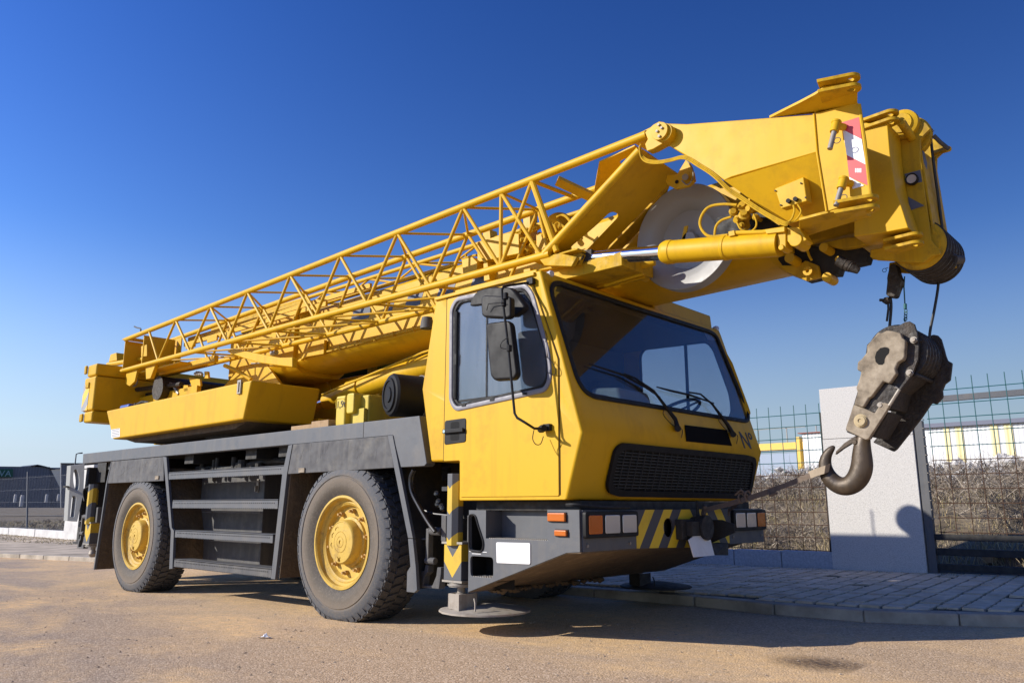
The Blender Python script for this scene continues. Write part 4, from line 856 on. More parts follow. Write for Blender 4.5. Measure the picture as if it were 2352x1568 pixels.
# black strip, wipers, mark
sp_ = [PF('E', x, y, .003) for x, y in ((945, 965), (1195, 995), (1226, 1089), (955, 1062))]
b = B().prism(sp_, NF*.004); done(b, 'black_name_strip', flat('black strip', (.006, .005, .004), .9, 0, **{'Specular IOR Level': .1}), cab)
for pts_, tip in ((((905, 985), (890, 930), (760, 760), (650, 685), (585, 660)), ((375, 600), (585, 668), (715, 740), (800, 800))), (((1235, 1020), (1200, 960), (1110, 840), (1040, 780), (975, 770)), ((780, 738), (870, 762), (975, 785), (1120, 835)))):
    b = B(); b.tube([PF('E', x, y, .03 if i < 4 else .025) for i, (x, y) in enumerate(pts_)], [.020, .016, .009, .007, .007], 8)
    b.cyl(PF('E', pts_[0][0], pts_[0][1], .0), PF('E', pts_[0][0], pts_[0][1], .04), .024, 12)
    wi = done(b, 'wiper_arm', PLAST, cab)
    b = B(); tt = [PF('E', x, y, .016) for x, y in tip]; b.tube(tt, [.005, .009, .009, .005], 6); b.tube([PF('E', x, y, .03) for x, y in tip[1:]], .004, 6); done(b, 'wiper_blade', RUB, wi)
    b = B(); x0_, y0_ = pts_[0]; b.tube([PF('E', x0_-80, y0_-120, .03), PF('E', x0_-85, y0_-80, .04), PF('E', x0_-30, y0_-20, .03), PF('E', x0_+25, y0_+5, .02), PF('E', x0_+20, y0_+55, .01)], .003, 5); done(b, 'washer_hose', RUB, wi)
o3 = PF('E', 1300, 1104, .003); xd = (PF('E', 1330, 1104, .003)-PF('E', 1300, 1100, .003)); 
upv = NF.cross(V((0,1,0))); upv = upv if upv.z > 0 else -upv
hN = (PF('E', 1285, 1008, .003)-PF('E', 1300, 1104, .003)).length
lettering('N\u00ba', hN*1.35, flat('dark mark', (.03, .03, .03), .6), PF('E', 1296, 1100, .002), (0, 1, 0), upv, cab, ext=.001, bold=.002)
b = B().prism([PF('E', x, y, -.015) for x, y in ((1060, 410), (1110, 425), (1148, 462), (1082, 458))], NF*.003); done(b, 'permit_sticker', flat('sticker', (.45, .45, .5), .6), cab)
# grille
GE = [(565, 1068), (520, 1105), (472, 1320), (485, 1368), (540, 1386), (1290, 1400), (1332, 1365), (1362, 1190), (1355, 1155), (1318, 1143)]
go = rnd([PLo('E', x, y, .002) for x, y in GE], .04)
cG = sum(go, V((0,0,0)))/len(go)
gi = []
for p in go: d = p-cG; d = V((d.x*.86, d.y*.955, d.z*.76)); q = cG+d; gi.append(q-NL*((q-OL).dot(NL)-.002))
gr2 = done(B().prism(go, NL*.022, [gi]), 'grille', PLAST, cab, bevel=.004)
b = B().prism([p-NL*0.0 for p in gi], NL*.002); done(b, 'grille_backing', HOLE, gr2)
ys = [p.y for p in gi]; y0g, y1g = min(ys), max(ys)
zs = [p.z for p in gi]; z0g, z1g = min(zs), max(zs); b = B()
def ong(y, z, off): t = (z-OL.z)/.41*.12; return V((OL.x+t, y, z))+NL*off
def zr(y):   # vertical range of grille interior at y
    zz = []
    for i in range(len(gi)):
        a_, c_ = gi[i], gi[(i+1) % len(gi)]
        if (a_.y-y)*(c_.y-y) < 0: zz.append(a_.z+(c_.z-a_.z)*(y-a_.y)/(c_.y-a_.y))
    return (min(zz), max(zz)) if len(zz) > 1 else None
def yr_(z):
    zz = []
    for i in range(len(gi)):
        a_, c_ = gi[i], gi[(i+1) % len(gi)]
        if (a_.z-z)*(c_.z-z) < 0: zz.append(a_.y+(c_.y-a_.y)*(z-a_.z)/(c_.z-a_.z))
    return (min(zz), max(zz)) if len(zz) > 1 else None
for i in range(1, 24):
    y = y0g+(y1g-y0g)*i/24; r_ = zr(y)
    if r_: b.strip([ong(y, r_[0], .006), ong(y, r_[1], .006)], (0, .0028, 0), NL*.012)
for i in range(1, 13):
    z = z0g+(z1g-z0g)*i/13; r_ = yr_(z)
    if r_: b.strip([ong(r_[0], z, .008), ong(r_[1], z, .008)], (0, 0, .0022), NL*.008)
done(b, 'grille_bars', flat('grille bar', (.03, .03, .03), .5), gr2)
b = B(); b.box(-3.20, -3.10, .3, 2.2, .98, 1.30); done(b, 'radiator', BLK, cab)
# interior
b = B(); b.box(-4.30, -3.10, .06, CW-.06, 1.0, 1.03); b.box(-4.31, -4.30, .06, CW-.06, 1.25, 2.36); b.prism([(-3.32, .08, 2.39), (-4.3, .08, 2.39), (-4.3, .08, 2.36), (-3.34, .08, 2.36)], (0, CW-.16, 0)); done(b, 'cab_lining', DARKI, cab)
b = B(); b.prism([(-3.05, .1, 1.3), (-3.06, .1, 1.50), (-3.32, .1, 1.60), (-3.45, .1, 1.52), (-3.38, .1, 1.1)], (0, 2.3, 0)); done(b, 'dashboard', DARKI, cab, bevel=.03)
b = B(); b.prism([(-3.16, .25, 1.545), (-3.20, .25, 1.66), (-3.42, .25, 1.68), (-3.48, .25, 1.55)], (0, .42, 0)); b.prism([(-3.18, .80, 1.55), (-3.24, .80, 1.74), (-3.48, .80, 1.76), (-3.54, .8, 1.55)], (0, .42, 0)); done(b, 'instrument_pod', LTI, cab, bevel=.03)
for y in (.45, 1.85):
    b = B(); b.box(-4.05, -3.62, y-.25, y+.25, 1.2, 1.38); b.prism([(-4.02, y-.23, 1.38), (-4.16, y-.23, 1.98), (-4.04, y-.21, 2.0), (-3.90, y-.23, 1.38)], (0, .46, 0)); done(b, 'seat', DARKI, cab, bevel=.05, seg=3)
c0 = V((-3.38, 1.85, 1.66)); ax = V((-.45, 0, 1)).normalized(); u_ = ax.cross(V((0,1,0))).normalized()
b = B(); b.tube([c0+(u_*cos(t)+V((0,1,0))*sin(t))*.21 for t in [2*pi*i/28 for i in range(29)]], .014, 8, cap=False); b.cyl(c0, c0-ax*.25, .03, 10)
for t in (.3, 2.8, 4.7): b.tube([c0, c0+(u_*cos(t)+V((0,1,0))*sin(t))*.2], .010, 6)
done(b, 'steering_wheel', PLAST, cab)
# mirrors
mir = empty('mirror_set', (-3.4, -.3, 1.9), CR_)
def PM(x, y, yy): return P('D', x, y, y=yy)
b = B(); yA = -.24
pth = [PM(885, 1130, -.01), PM(850, 1137, -.05), PM(790, 1135, -.14), PM(735, 1100, -.22), PM(682, 1068, yA), PM(666, 1040, yA), PM(650, 880, yA), PM(628, 640, yA), PM(600, 400, yA), PM(588, 300, yA), PM(586, 262, yA), PM(596, 242, -.22), PM(640, 232, -.16), PM(720, 220, -.06), PM(785, 212, -.005)]
b.tube(pth, .0085, 8); done(b, 'mirror_arm', PLAST, mir)
b = B()
for x, y in ((885, 1130), (780, 212)): p = PM(x, y, 0); b.box(p.x-.028, p.x+.028, -.035, -.002, p.z-.022, p.z+.022)
p = PM(840, 1137, -.05); b.lathe([(.0, .03), (.022, .03), (.026, 0), (.022, -.03), (0, -.03)], p, (1, -.4, .1), 10)
for x, y in ((598, 345), (632, 630), (610, 300)): p = PM(x, y, yA); b.lathe([(0, .025), (.018, .02), (.018, -.02), (0, -.025)], p, (0, 0, 1), 10)
done(b, 'mirror_clamps', PLAST, mir, bevel=.003)
def PM2(pts, yy): return rnd([PM(x, y, yy) for x, y in pts], .045)
b = B().prism(PM2([(478, 470), (640, 450), (682, 790), (660, 825), (535, 832), (510, 800)], -.20), (-.02, .07, 0)); done(b, 'main_mirror', PLAST, mir, bevel=.018, seg=3)
b = B().prism(PM2([(452, 310), (470, 295), (625, 300), (640, 310), (640, 425), (620, 440), (470, 432), (455, 415)], -.24), (-.01, .06, 0)); done(b, 'wide_mirror', PLAST, mir, bevel=.014, seg=3)
b = B().prism(PM2([(380, 365), (385, 330), (420, 270), (500, 245), (640, 245), (735, 375), (650, 445), (560, 345)], -.09), (.02, .04, .0)); done(b, 'kerb_mirror', PLAST, mir, bevel=.012, seg=3)
b = B(); b.tube([PM(625, 560, yA-.01), PM(585, 590, yA-.03), PM(578, 625, yA-.03), PM(620, 635, yA-.01)], .003, 6); b.tube([PM(788, 1145, -.14), PM(780, 1200, -.13), PM(800, 1235, -.12), PM(830, 1232, -.08), PM(848, 1185, -.04)], .0028, 6)
b.tube([PM(860, 520, -.02), PM(872, 560, -.03), PM(860, 590, -.02)], .002, 5); b.tube([PM(865, 680, -.02), PM(905, 720, -.03), PM(925, 770, -.03), PM(915, 798, -.02), PM(870, 780, -.02)], .0025, 6)
b.tube([PM(490, 390, -.26), PM(500, 350, -.27), PM(600, 340, -.26)], .003, 5); done(b, 'mirror_cable', RUB, mir)
# ---- air filter
c0 = P('L', 1740, 905, y=.12); axf = V((.31, .95, 0)).normalized()
b = B(); b.lathe([(0, -.012), (.06, -.012), (.065, 0), (.11, 0), (.115, -.01), (.135, -.01), (.14, .005), (.165, .01), (.178, .03), (.175, .06), (.172, .28), (.178, .29), (.178, .31), (.172, .32), (.172, .46), (.12, .50), (0, .5)], c0, axf, 40); af = done(b, 'air_filter', PLAST, CR_)
b = B(); b.lathe([(.181, .27), (.183, .28), (.183, .295), (.181, .305), (.176, .305), (.176, .27)], c0, axf, 40, closed=True); done(b, 'filter_clamp', STEEL, af)
b = B(); b.lathe([(.0, .33), (.05, .33), (.05, .5), (0, .5)], c0+V((0, 0, .13)), axf, 16); done(b, 'filter_label', LGREY, af)
# ============================================================ SUPERSTRUCTURE
ss = empty('superstructure', (-8.3, 1.27, 1.6), CR_)
done(B().cyl((-8.3, 1.27, 1.545), (-8.3, 1.27, 1.72), .95, 40), 'slew_ring', BLK, ss)
b = B(); pan = s2([(-10.59, 2.08), (-7.01, 2.10), (-7.12, 1.72), (-10.29, 1.70)])
b.prism(pan, (0, .80, 0)); tray = done(b, 'side_tray', YEL, ss, bevel=.02, seg=3)
done(B().prism(s2([(-10.2, 1.70), (-7.25, 1.72), (-7.5, 1.66), (-9.9, 1.645)], .12), (0, .6, 0)), 'tray_underside', MUD, tray)
p = P('A', 1388, 725, y=-.01); b = B(); b.box(p.x-.035, p.x+.035, -.02, 0, p.z-.07, p.z+.07); b.box(p.x-.012, p.x+.012, -.03, -.02, p.z-.05, p.z+.05); done(b, 'tray_latch', STEEL, tray, bevel=.004)
q = PL('A', [(405, 1050), (470, 1040), (470, 1105), (405, 1115)], y=-.003); sk_ = done(B().prism(q, (0, .003, 0)), 'notice_label', WHF, tray)
b = B()
for i in range(5): t = (i+.7)/5.4; a_, c_ = q[0].lerp(q[3], t), q[1].lerp(q[2], t); b.add([a_.lerp(c_, .08)+V((0,-.0015,0)), a_.lerp(c_, .92)+V((0,-.0015,0)), a_.lerp(c_, .92)+V((0,-.0015,.009)), a_.lerp(c_, .08)+V((0,-.0015,.009))], [(0,1,2,3)])
done(b, 'notice_lines', flat('grey print', (.25,.25,.25), .6), sk_)
# counterweight
cwt = empty('counterweight', (-11.3, 1.2, 2.3), ss)
for z0_, z1_, xa, xb in ((1.975, 2.125, -11.36, -11.07), (2.13, 2.595, -11.46, -11.08), (2.60, 2.765, -11.40, -11.09)):
    done(B().box(xa, xb, .0, 2.5, z0_, z1_), 'weight_slab', YEL, cwt, bevel=.03, seg=3)
done(B().box(-11.455, -11.25, -.004, -.001, 2.14, 2.5), 'weight_stripes', STC, cwt)
b = B(); b.box(-11.44, -11.37, -.03, 0, 2.64, 2.76); b.box(-11.36, -11.25, -.02, 0, 2.44, 2.52); b.box(-11.43, -11.33, -.03, 0, 1.99, 2.10); done(b, 'lifting_lugs', YEL2, cwt, bevel=.02)
b = B(); b.box(-11.08, -9.4, .60, .66, 2.02, 2.36); b.box(-9.4, -7.3, .82, .90, 1.72, 2.10); b.box(-11.08, -7.1, 1.65, 1.72, 1.72, 2.40); b.box(-11.08, -7.1, .85, 1.7, 1.72, 1.80); done(b, 'turntable_frame', YEL, ss, bevel=.01)
b = B(); b.box(-11.07, -9.6, .67, 1.6, 2.05, 2.42); b.cyl((-10.3, .5, 2.40), (-10.3, 1.7, 2.40), .16, 20); b.tube([(-11.07, .55, 2.46), (-9.8, .58, 2.41)], .03, 8); done(b, 'winch', RUSTD, ss)
b = B(); b.cyl((-12.05, .5, 2.92), (-10.6, .5, 2.84), .035, 10); done(b, 'rear_tube', YEL, ss); 
b = B(); b.prism([(-12.0, .48, 2.95), (-11.96, .48, 3.06), (-11.75, .48, 3.06), (-11.7, .48, 2.94)], (0, .12, 0)); done(b, 'tube_bracket', YEL, ss, bevel=.008)
# boom pivot bracket + small bits lit behind the tray
b = B(); b.prism([(-9.45, .90, 2.30), (-9.0, .90, 2.52), (-8.3, .90, 2.52), (-7.9, .90, 2.2), (-7.7, .90, 1.8), (-9.45, .90, 1.8)], (0, .045, 0)); b.prism([(-9.45, 1.62, 2.30), (-9.0, 1.62, 2.52), (-8.3, 1.62, 2.52), (-7.9, 1.62, 2.2), (-7.7, 1.62, 1.8), (-9.45, 1.62, 1.8)], (0, .05, 0)); done(b, 'pivot_plate', YEL, ss, bevel=.01)
b = B(); q = [P('M', x, y, y=.62) for x, y in ((960, 825), (1110, 850), (1120, 940), (1035, 960), (1020, 1005))]; b.prism(q, (0, .03, 0)); q = [P('M', x, y, y=.6) for x, y in ((1170, 745), (1215, 745), (1225, 840), (1170, 840))]; b.prism(q, (0, .03, 0)); b.box(-9.0, -8.5, .62, .70, 1.95, 2.2)
done(b, 'valve_cover', YEL, ss, bevel=.006)
b = B()
for i in range(10): p = P('M', 1060+i*9, 780+12*sin(i*2.3), y=.58); b.lathe([(0,.03),(.018,.02),(.022,0),(0,-.03)], p, (.4, -1, .3*i % 1), 8)
b.tube([P('M', x, y, y=.6) for x, y in ((700, 900), (760, 940), (800, 1000), (830, 1050))], .02, 8)
b.tube([P('M', x, y, y=.5) for x, y in ((130, 910), (200, 945), (260, 920), (275, 830))], .012, 8)
done(b, 'valve_fittings', STEEL, ss)
b = B(); b.tube([P('M', 1440, 665, y=.6), P('M', 1640, 750, y=.7), P('M', 1800, 860, y=.75)], .025, 8); b.prism([P('M', x, y, y=.6) for x, y in ((700, 900), (760, 910), (840, 1050), (815, 1055))], (0, .12, 0)); b.prism([P('M', x, y, y=.6) for x, y in ((880, 930), (950, 930), (955, 1010), (900, 1020))], (0, .05, 0)); done(b, 'support_stay', YEL, ss, bevel=.004)
# operator cab on the far side
oc = empty('operator_cab', (-7.4, 2.1, 2.2), ss)
b = B(); b.box(-8.6, -8.5, 1.85, 2.5, 1.75, 2.60); b.box(-6.55, -6.45, 1.85, 2.5, 1.75, 2.60); b.box(-8.5, -6.55, 1.85, 2.5, 1.75, 2.25); b.box(-8.6, -6.45, 1.85, 2.5, 2.54, 2.60); b.box(-7.62, -7.44, 1.85, 1.92, 2.25, 2.54); b.box(-8.5, -7.62, 2.44, 2.5, 2.25, 2.54); done(b, 'cab_shell', YEL2, oc, bevel=.02)
b = B(); b.box(-8.5, -7.62, 1.87, 1.88, 2.25, 2.54); done(b, 'cab_window', flat('dark tinted window', (.012, .014, .02), .08), oc)
b = B(); b.box(-7.44, -6.55, 1.87, 1.88, 2.25, 2.54); b.box(-7.44, -6.55, 2.46, 2.47, 2.25, 2.54); done(b, 'cab_window', glass('crane cab glass', (.75, .85, .95), .03, .8), oc)
b = B(); b.box(-6.98, -6.95, 1.86, 1.89, 2.25, 2.54); done(b, 'window_bar', RUB, oc)
b = B(); b.cyl((-5.45, 2.35, 1.56), (-5.45, 2.35, 2.75), .06, 16); b.cyl((-5.45, 2.27, 2.82), (-5.45, 2.45, 2.82), .16, 28); b.cyl((-5.9, 2.4, 1.56), (-5.9, 2.4, 2.95), .008, 8); done(b, 'shadow_caster', BLK, ss)  # added out of view to cast the round shadow on the gate pillar
# lift cylinder
p0, p1 = V((-4.6, 1.12, 2.34)), V((-8.0, 1.12, 1.93))
b = B(); b.tube([V((-4.4, 1.12, 2.33)), V((-5.6, 1.12, 2.235)), V((-6.85, 1.12, 2.10)), V((-7.35, 1.12, 2.02))], [.115, .115, .105, .09], 28); b.cyl(V((-6.7, 1.12, 2.115)), V((-6.9, 1.12, 2.093)), .122, 28); lc = done(b, 'lift_cylinder', YEL, ss)
b = B(); b.cyl((-7.3, 1.12, 2.02), (-8.0, 1.12, 1.94), .065, 20); done(b, 'cylinder_rod', CHROME, lc)
b = B(); b.tube([(-4.4, .98, 2.42), (-5.6, .98, 2.33), (-7.2, .95, 2.07)], .012, 8); done(b, 'pressure_pipe', YEL, lc)

# ============================================================ BOOM
bm_ = empty('boom', (-5.5, 1.25, 2.75), CR_)
def boomsec(xa, xb, g=0, za=.0):
    def pr_(x): k = .02*(x+8.4); return [(x, .95-g, 2.485+k), (x, .95-g, 3.00+k+g), (x, 1.0-g, 3.05+k+g), (x, 1.55+g, 3.05+k+g), (x, 1.60+g, 3.00+k+g), (x, 1.60+g, 2.485+k), (x, 1.57+g*.8, 2.43+k-g*.5), (x, 1.50+g*.8, 2.395+k-g), (x, 1.36, 2.385+k-g), (x, 1.22, 2.385+k-g), (x, 1.08-g*.8, 2.405+k-g), (x, .99-g*.8, 2.445+k-g*.5)]
    A_, Z_ = pr_(xa), pr_(xb); n = 12
    return B().add(A_+Z_, [tuple(range(n)), tuple(range(2*n-1, n-1, -1))]+[(i, n+i, n+(i+1) % n, (i+1) % n) for i in range(n)])
bs1 = done(boomsec(-9.3, -1.95), 'boom_section', YEL, bm_, fix=True, bevel=.006)
b = boomsec(-8.25, -7.75, .045); done(b, 'boom_collar', YEL, bm_, fix=True, bevel=.004)
b = boomsec(-2.12, -1.95, .03); done(b, 'boom_collar', YEL2, bm_, fix=True, bevel=.004)
# cable conduit along the side
b = B(); b.prism([(-7.6, .925, 2.515), (-2.2, .925, 2.625), (-2.2, .925, 2.65), (-7.6, .925, 2.54)], (0, .024, 0))
for i in range(18): b.box(-7.5+i*.3, -7.48+i*.3, .92, .95, 2.51+i*.006, 2.555+i*.006)
done(b, 'side_conduit', YEL2, bm_)
b = B(); rg = random.Random(6)
for i, (xa, xb, za, zb__) in enumerate(((-6.75, -6.35, 2.80, 2.97), (-6.2, -5.98, 2.80, 2.97), (-5.86, -5.55, 2.80, 2.97), (-5.4, -5.1, 2.8, 2.97), (-4.95, -4.6, 2.8, 2.97))):
    b.prism([(xa, .9485, za), (xa+.08, .9485, zb__), (xb, .9485, zb__), (xb-.08, .9485, za)], (0, -.001, 0))
done(b, 'boom_marking', flat('dark blue grey decal', (.05, .06, .09), .4), bm_)
# hydraulic clutter between boom and jib
b = B(); b.prism(PL('O', [(520, 895), (930, 765), (990, 770), (1080, 780), (1085, 1050), (560, 1160), (520, 1150)], y=.84), (0, .09, 0)); done(b, 'valve_box', YEL, bm_, bevel=.008)
b = B(); b.prism(PL('O', [(1310, 790), (1440, 760), (1440, 1000), (1310, 1010)], y=.88), (0, .06, 0)); b.prism(PL('O', [(310, 1130), (450, 1090), (520, 1160), (520, 1260), (400, 1330), (330, 1330)], y=.80), (0, .10, 0)); b.prism(PL('O', [(590, 740), (690, 720), (700, 860), (600, 880)], y=.95), (0, .10, 0)); b.prism(PL('O', [(1130, 500), (1230, 470), (1240, 1130), (1160, 1140)], y=.95), (0, .10, 0))
b.prism(PL('O', [(1530, 830), (1555, 795), (1700, 800), (1760, 830), (1600, 1030), (1535, 1050)], y=.55), (0, .03, 0)); b.prism(PL('O', [(600, 1180), (660, 1170), (690, 1400), (610, 1420)], y=.7), (0, .10, 0)); b.prism(PL('O', [(1140, 1260), (1230, 1240), (1240, 1300), (1140, 1320)], y=.6), (0, .10, 0)); done(b, 'bracket_plates', YEL, bm_, bevel=.006)
b = B(); b.cyl(P('O', 1620, 700, y=.90), P('O', 1620, 700, y=1.12), .125, 28); b.cyl(P('O', 1620, 700, y=.88), P('O', 1620, 700, y=.90), .05, 20); done(b, 'hose_drum', YEL2, bm_, bevel=.006)
b = B()
for p_ in (((1590, 560), (1650, 530), (1720, 560), (1780, 640), (1800, 720)), ((1600, 600), (1680, 690), (1740, 750)), ((1500, 640), (1560, 680), (1590, 760)), ((320, 1130), (400, 1100), (480, 1075), (530, 1070)), ((370, 1070), (375, 1130), (375, 1200))):
    b.tube([P('O', x, y, y=.86) for x, y in p_], .012, 8)
rg = random.Random(9)
for i in range(26): x = rg.uniform(1080, 1800); p = P('O', x, rg.uniform(650, 1050), y=rg.uniform(.83, .93)); b.lathe([(0, .03), (.02, .022), (.024, -.01), (.012, -.03), (0, -.04)], p, (rg.uniform(-1, 1), -1, rg.uniform(-1, 1)), 8)
done(b, 'boom_hydraulics', YEL2, bm_)
b = B(); b.cyl(P('M', 2080, 500, y=.8), P('M', 2140, 490, y=.8), .03, 12); b.tube([P('M', 1800+i*80, 640+4*(i % 2)-i*8, y=.84) for i in range(6)], .008, 6); done(b, 'work_lamp', LGREY, bm_)
q = [P('M', x, y, y=.42) for x, y in ((1470, 480), (1520, 450), (1560, 440), (1900, 510), (2180, 560), (2352, 555), (2352, 690), (2100, 660), (1900, 630), (1700, 570), (1560, 520))]
done(B().prism(q, (0, .06, 0)), 'jib_stop', YEL, bm_, bevel=.01)
b = B(); b.lathe([(0, .05), (.045, .045), (.055, .0), (.06, -.05), (.06, -.055), (0, -.055)], P('N', 2200, 1110, y=.55), (0, 0, 1), 20); done(b, 'siren', GREYD, bm_)
q = [P('L', x, y, y=.90) for x, y in ((780, 230), (940, 225), (930, 400), (700, 440), (640, 480))]; done(B().prism(q, (0, .04, 0)), 'side_bracket', YEL, bm_, bevel=.006)

# ============================================================ FOLDING JIB (lattice)
jb = empty('folding_jib', (-6.5, .55, 3.0), CR_)
YN, YF = .30, .785
U_ = [(510,1131.7),(601.8,1093.8),(720,1046.9),(847,1000),(994,938),(1165,870),(1360.7,797),(1586,712),(1715.6,665),(1820.5,618)]
L_ = [(541.5,1238.8),(650.9,1207.6),(778,1171.9),(918.8,1131.7),(1077,1087),(1257,1037),(1472,980),(1713,913),(1851.8,875)]
U3 = [P('s', x, y, y=YN) for x, y in U_]; L3 = [P('s', x, y, y=YN) for x, y in L_]
for p in L3: p.z = 2.68
def zU(x): return 3.13+(x+10.3)*.0245
for p in U3: p.z = zU(p.x)
uA, uB = V((-10.98, YN, zU(-10.98))), P('I', 655, 232, y=YN); lA, lB = V((-11.0, YN, 2.68)), V((-3.45, YN, 2.68))
UF_ = lambda x: V((x, YF, zU(x)+.01)); LF_ = lambda x: V((x, YF, 2.66))
for a_, c_ in ((uA, uB), (lA, lB), (UF_(-10.7), UF_(-3.2)), (LF_(-10.7), LF_(-3.6))): done(B().tube([a_, c_], .030, 16), 'chord', YEL, jb)
seq = [(U3[0], L3[0]), (L3[0], U3[1]), (U3[1], L3[1]), (L3[1], U3[2]), (U3[2], L3[2]), (L3[2], U3[3]), (U3[3], L3[3]), (L3[3], U3[4]), (U3[4], L3[4]), (L3[4], U3[5]), (U3[5], L3[5]), (L3[5], U3[6]), (U3[6], L3[6]), (L3[6], U3[7]), (U3[7], L3[7]), (L3[7], U3[9]), (U3[8], L3[7]), (U3[8], L3[8]), (U3[9], L3[8]+V((.15, 0, 0)))]
def brace(a_, c_, r=.0155, parent=None):
    return done(B().tube([a_, c_], r, 10), 'brace', YEL, parent or jb)
for i, (a_, c_) in enumerate(seq): brace(a_, c_, .024 if i == 18 else .0155)
fx = [-8.27, -7.39, -6.53, -5.65, -4.80, -3.97, -3.60]
fl = [x for x in (-9.5, -8.66, -7.75, -6.88, -6.0, -5.2, -4.35)]
fxx = [-9.9, -9.1]+fx
fb = [UF_(-9.9), LF_(-9.5), UF_(-9.1), LF_(-8.66), UF_(-8.27), LF_(-7.75), UF_(-7.39), LF_(-6.88), UF_(-6.53), LF_(-6.0), UF_(-5.65), LF_(-5.2), UF_(-4.8), LF_(-4.35), UF_(-3.97), LF_(-3.8)]
for a_, c_ in zip(fb, fb[1:]): brace(a_, c_)
# top and bottom bracing, near to far
for i in range(1, 7): brace(U3[i], UF_([-9.1, -8.27, -7.39, -6.53, -5.65, -4.8][i-1]), .011)
brace(U3[8], UF_(-3.97), .011); brace(U3[9], UF_(-3.6), .016); brace(U3[7], UF_(-3.97), .011)
for i in range(1, 7): brace(U3[i+1] if i < 6 else U3[7], UF_([-9.1, -8.27, -7.39, -6.53, -5.65, -4.8][i-1]), .012)
for i in range(1, 7): brace(L3[i], LF_([-8.66, -7.75, -6.88, -6.0, -5.2, -4.35][i-1]), .011); brace(L3[i-1], LF_([-8.66, -7.75, -6.88, -6.0, -5.2, -4.35][i-1]+0), .011)
# tail plates
b = B(); b.box(-11.0, -10.985, YN, .80, 2.70, 3.10); b.box(-10.985, -10.3, .76, .775, 2.62, 3.14); b.box(-11.05, -10.9, YN-.03, .8, 2.665, 2.68); b.box(-11.03, -10.85, YN-.03, .8, zU(-11)-.0, zU(-11)+.015)
q = [P('M', x, y, y=YN+.03) for x, y in ((325, 410), (400, 385), (400, 540), (325, 550))]; b.prism(q, (0, .02, 0)); b.box(-10.45, -10.43, .32, .74, 2.72, 3.1)
done(b, 'tail_plate', YEL, jb, bevel=.003)
b = B(); b.prism([(-10.9, .32, 2.66), (-10.9, .32, 2.50), (-10.75, .32, 2.45), (-10.6, .32, 2.50), (-10.55, .32, 2.66)], (0, .03, 0)); b.prism([(-10.3, .32, 2.66), (-10.25, .32, 2.49), (-10.12, .32, 2.49), (-10.0, .32, 2.66)], (0, .05, 0)); b.box(-10.9, -9.4, .36, .74, 2.61, 2.63); b.box(-10.3, -8.8, .5, .55, 2.57, 2.65)
done(b, 'tail_fork', YEL, jb, bevel=.004)
b = B(); b.tube([P('M', 235, 145, y=.4), P('M', 270, 160, y=.4), P('M', 315, 172, y=.35), P('M', 320, 200, y=.32)], .010, 8); done(b, 'hand_grip', GREYD, jb)
b = B()
for x0_ in (-10.2, -9.6, -9.2): b.box(x0_, x0_+.25, .78, .80, 2.95, 3.02)
b.box(-10.3, -7.0, .80, .83, 3.00, 3.05); b.box(-10.3, -6.3, .85, .88, 3.08, 3.13); done(b, 'long_bar', YEL, jb)
# inner lattice section lying behind, above the boom
ij = empty('inner_jib', (-7, 1.1, 3.2), CR_)
cA = [((-9.9, 1.0, 3.24), (-3.5, 1.0, 3.265)), ((-9.9, 1.02, 3.125), (-5.2, 1.02, 3.135)), ((-9.9, 1.42, 3.24), (-4.0, 1.42, 3.265))]
for a_, c_ in cA: done(B().tube([a_, c_], .022, 14), 'chord', YEL, ij)
x = -9.7
while x < -4.2: brace(V((x, 1.0, 3.24)), V((x+.4, 1.02, 3.13)), .011, ij); brace(V((x+.4, 1.02, 3.13)), V((x+.8, 1.0, 3.25)), .011, ij); brace(V((x, 1.0, 3.25)), V((x+.5, 1.42, 3.25)), .011, ij); x += .8
b = B(); b.box(-9.0, -5.2, 1.40, 1.44, 3.06, 3.22); b.box(-9.9, -7.6, .97, .985, 3.17, 3.23); done(b, 'rail_and_shade_plate', YEL2, ij)  # far plate added to block light onto the pillar; near bar is rail
b = B(); b.prism(PL('N', [(310, 1160), (330, 920), (420, 960), (440, 1140)], y=.92), (0, .02, 0)); b.cyl(P('N', 600, 1010, y=.9), P('N', 600, 1010, y=1.0), .09, 20); done(b, 'lock_bracket', YEL2, ij, bevel=.004)
# base end frame of the jib
bf = empty('jib_base_frame', (-3.0, .55, 3.0), CR_)
T0, T1 = V((-2.66, YN, 3.23)), V((-3.50, YN, 2.69)); F0, F1 = V((-2.72, .80, 3.24)), V((-3.44, .80, 2.70))
done(B().tube([T0, T1], .032, 16), 'diagonal_tube', YEL, bf)
dd = (T1-T0); nn_ = dd.cross(V((0,1,0))).normalized()
def onbf(t, y): return T0+dd*t+V((0, y-YN, 0))
hol1 = rnd([onbf(.47, .50), onbf(.47, .61), onbf(.90, .61), onbf(.88, .44), onbf(.62, .49)], .045)
pl_ = [onbf(-.02, YN), onbf(.0, .78), onbf(.93, .78), onbf(.99, YN)]
done(B().prism(pl_, nn_*.02, [hol1]), 'base_plate', YEL, bf, bevel=.003)
b = B(); b.box(-3.62, -3.2, YN, .78, 2.655, 2.67); b.prism([(-3.55, YN-.01, 2.66), (-3.35, YN-.01, 2.66), (-3.2, YN-.01, 2.60), (-3.25, YN-.01, 2.54), (-3.5, YN-.01, 2.60)], (0, .04, 0)); b.box(-3.6, -2.9, .4, .8, 2.50, 2.60); b.prism([(-3.62, .36, 2.60), (-3.50, .36, 2.70), (-3.28, .36, 2.70), (-3.20, .36, 2.64), (-3.24, .36, 2.57)], (0, .04, 0)); done(b, 'foot_bracket', YEL2, bf, bevel=.006)
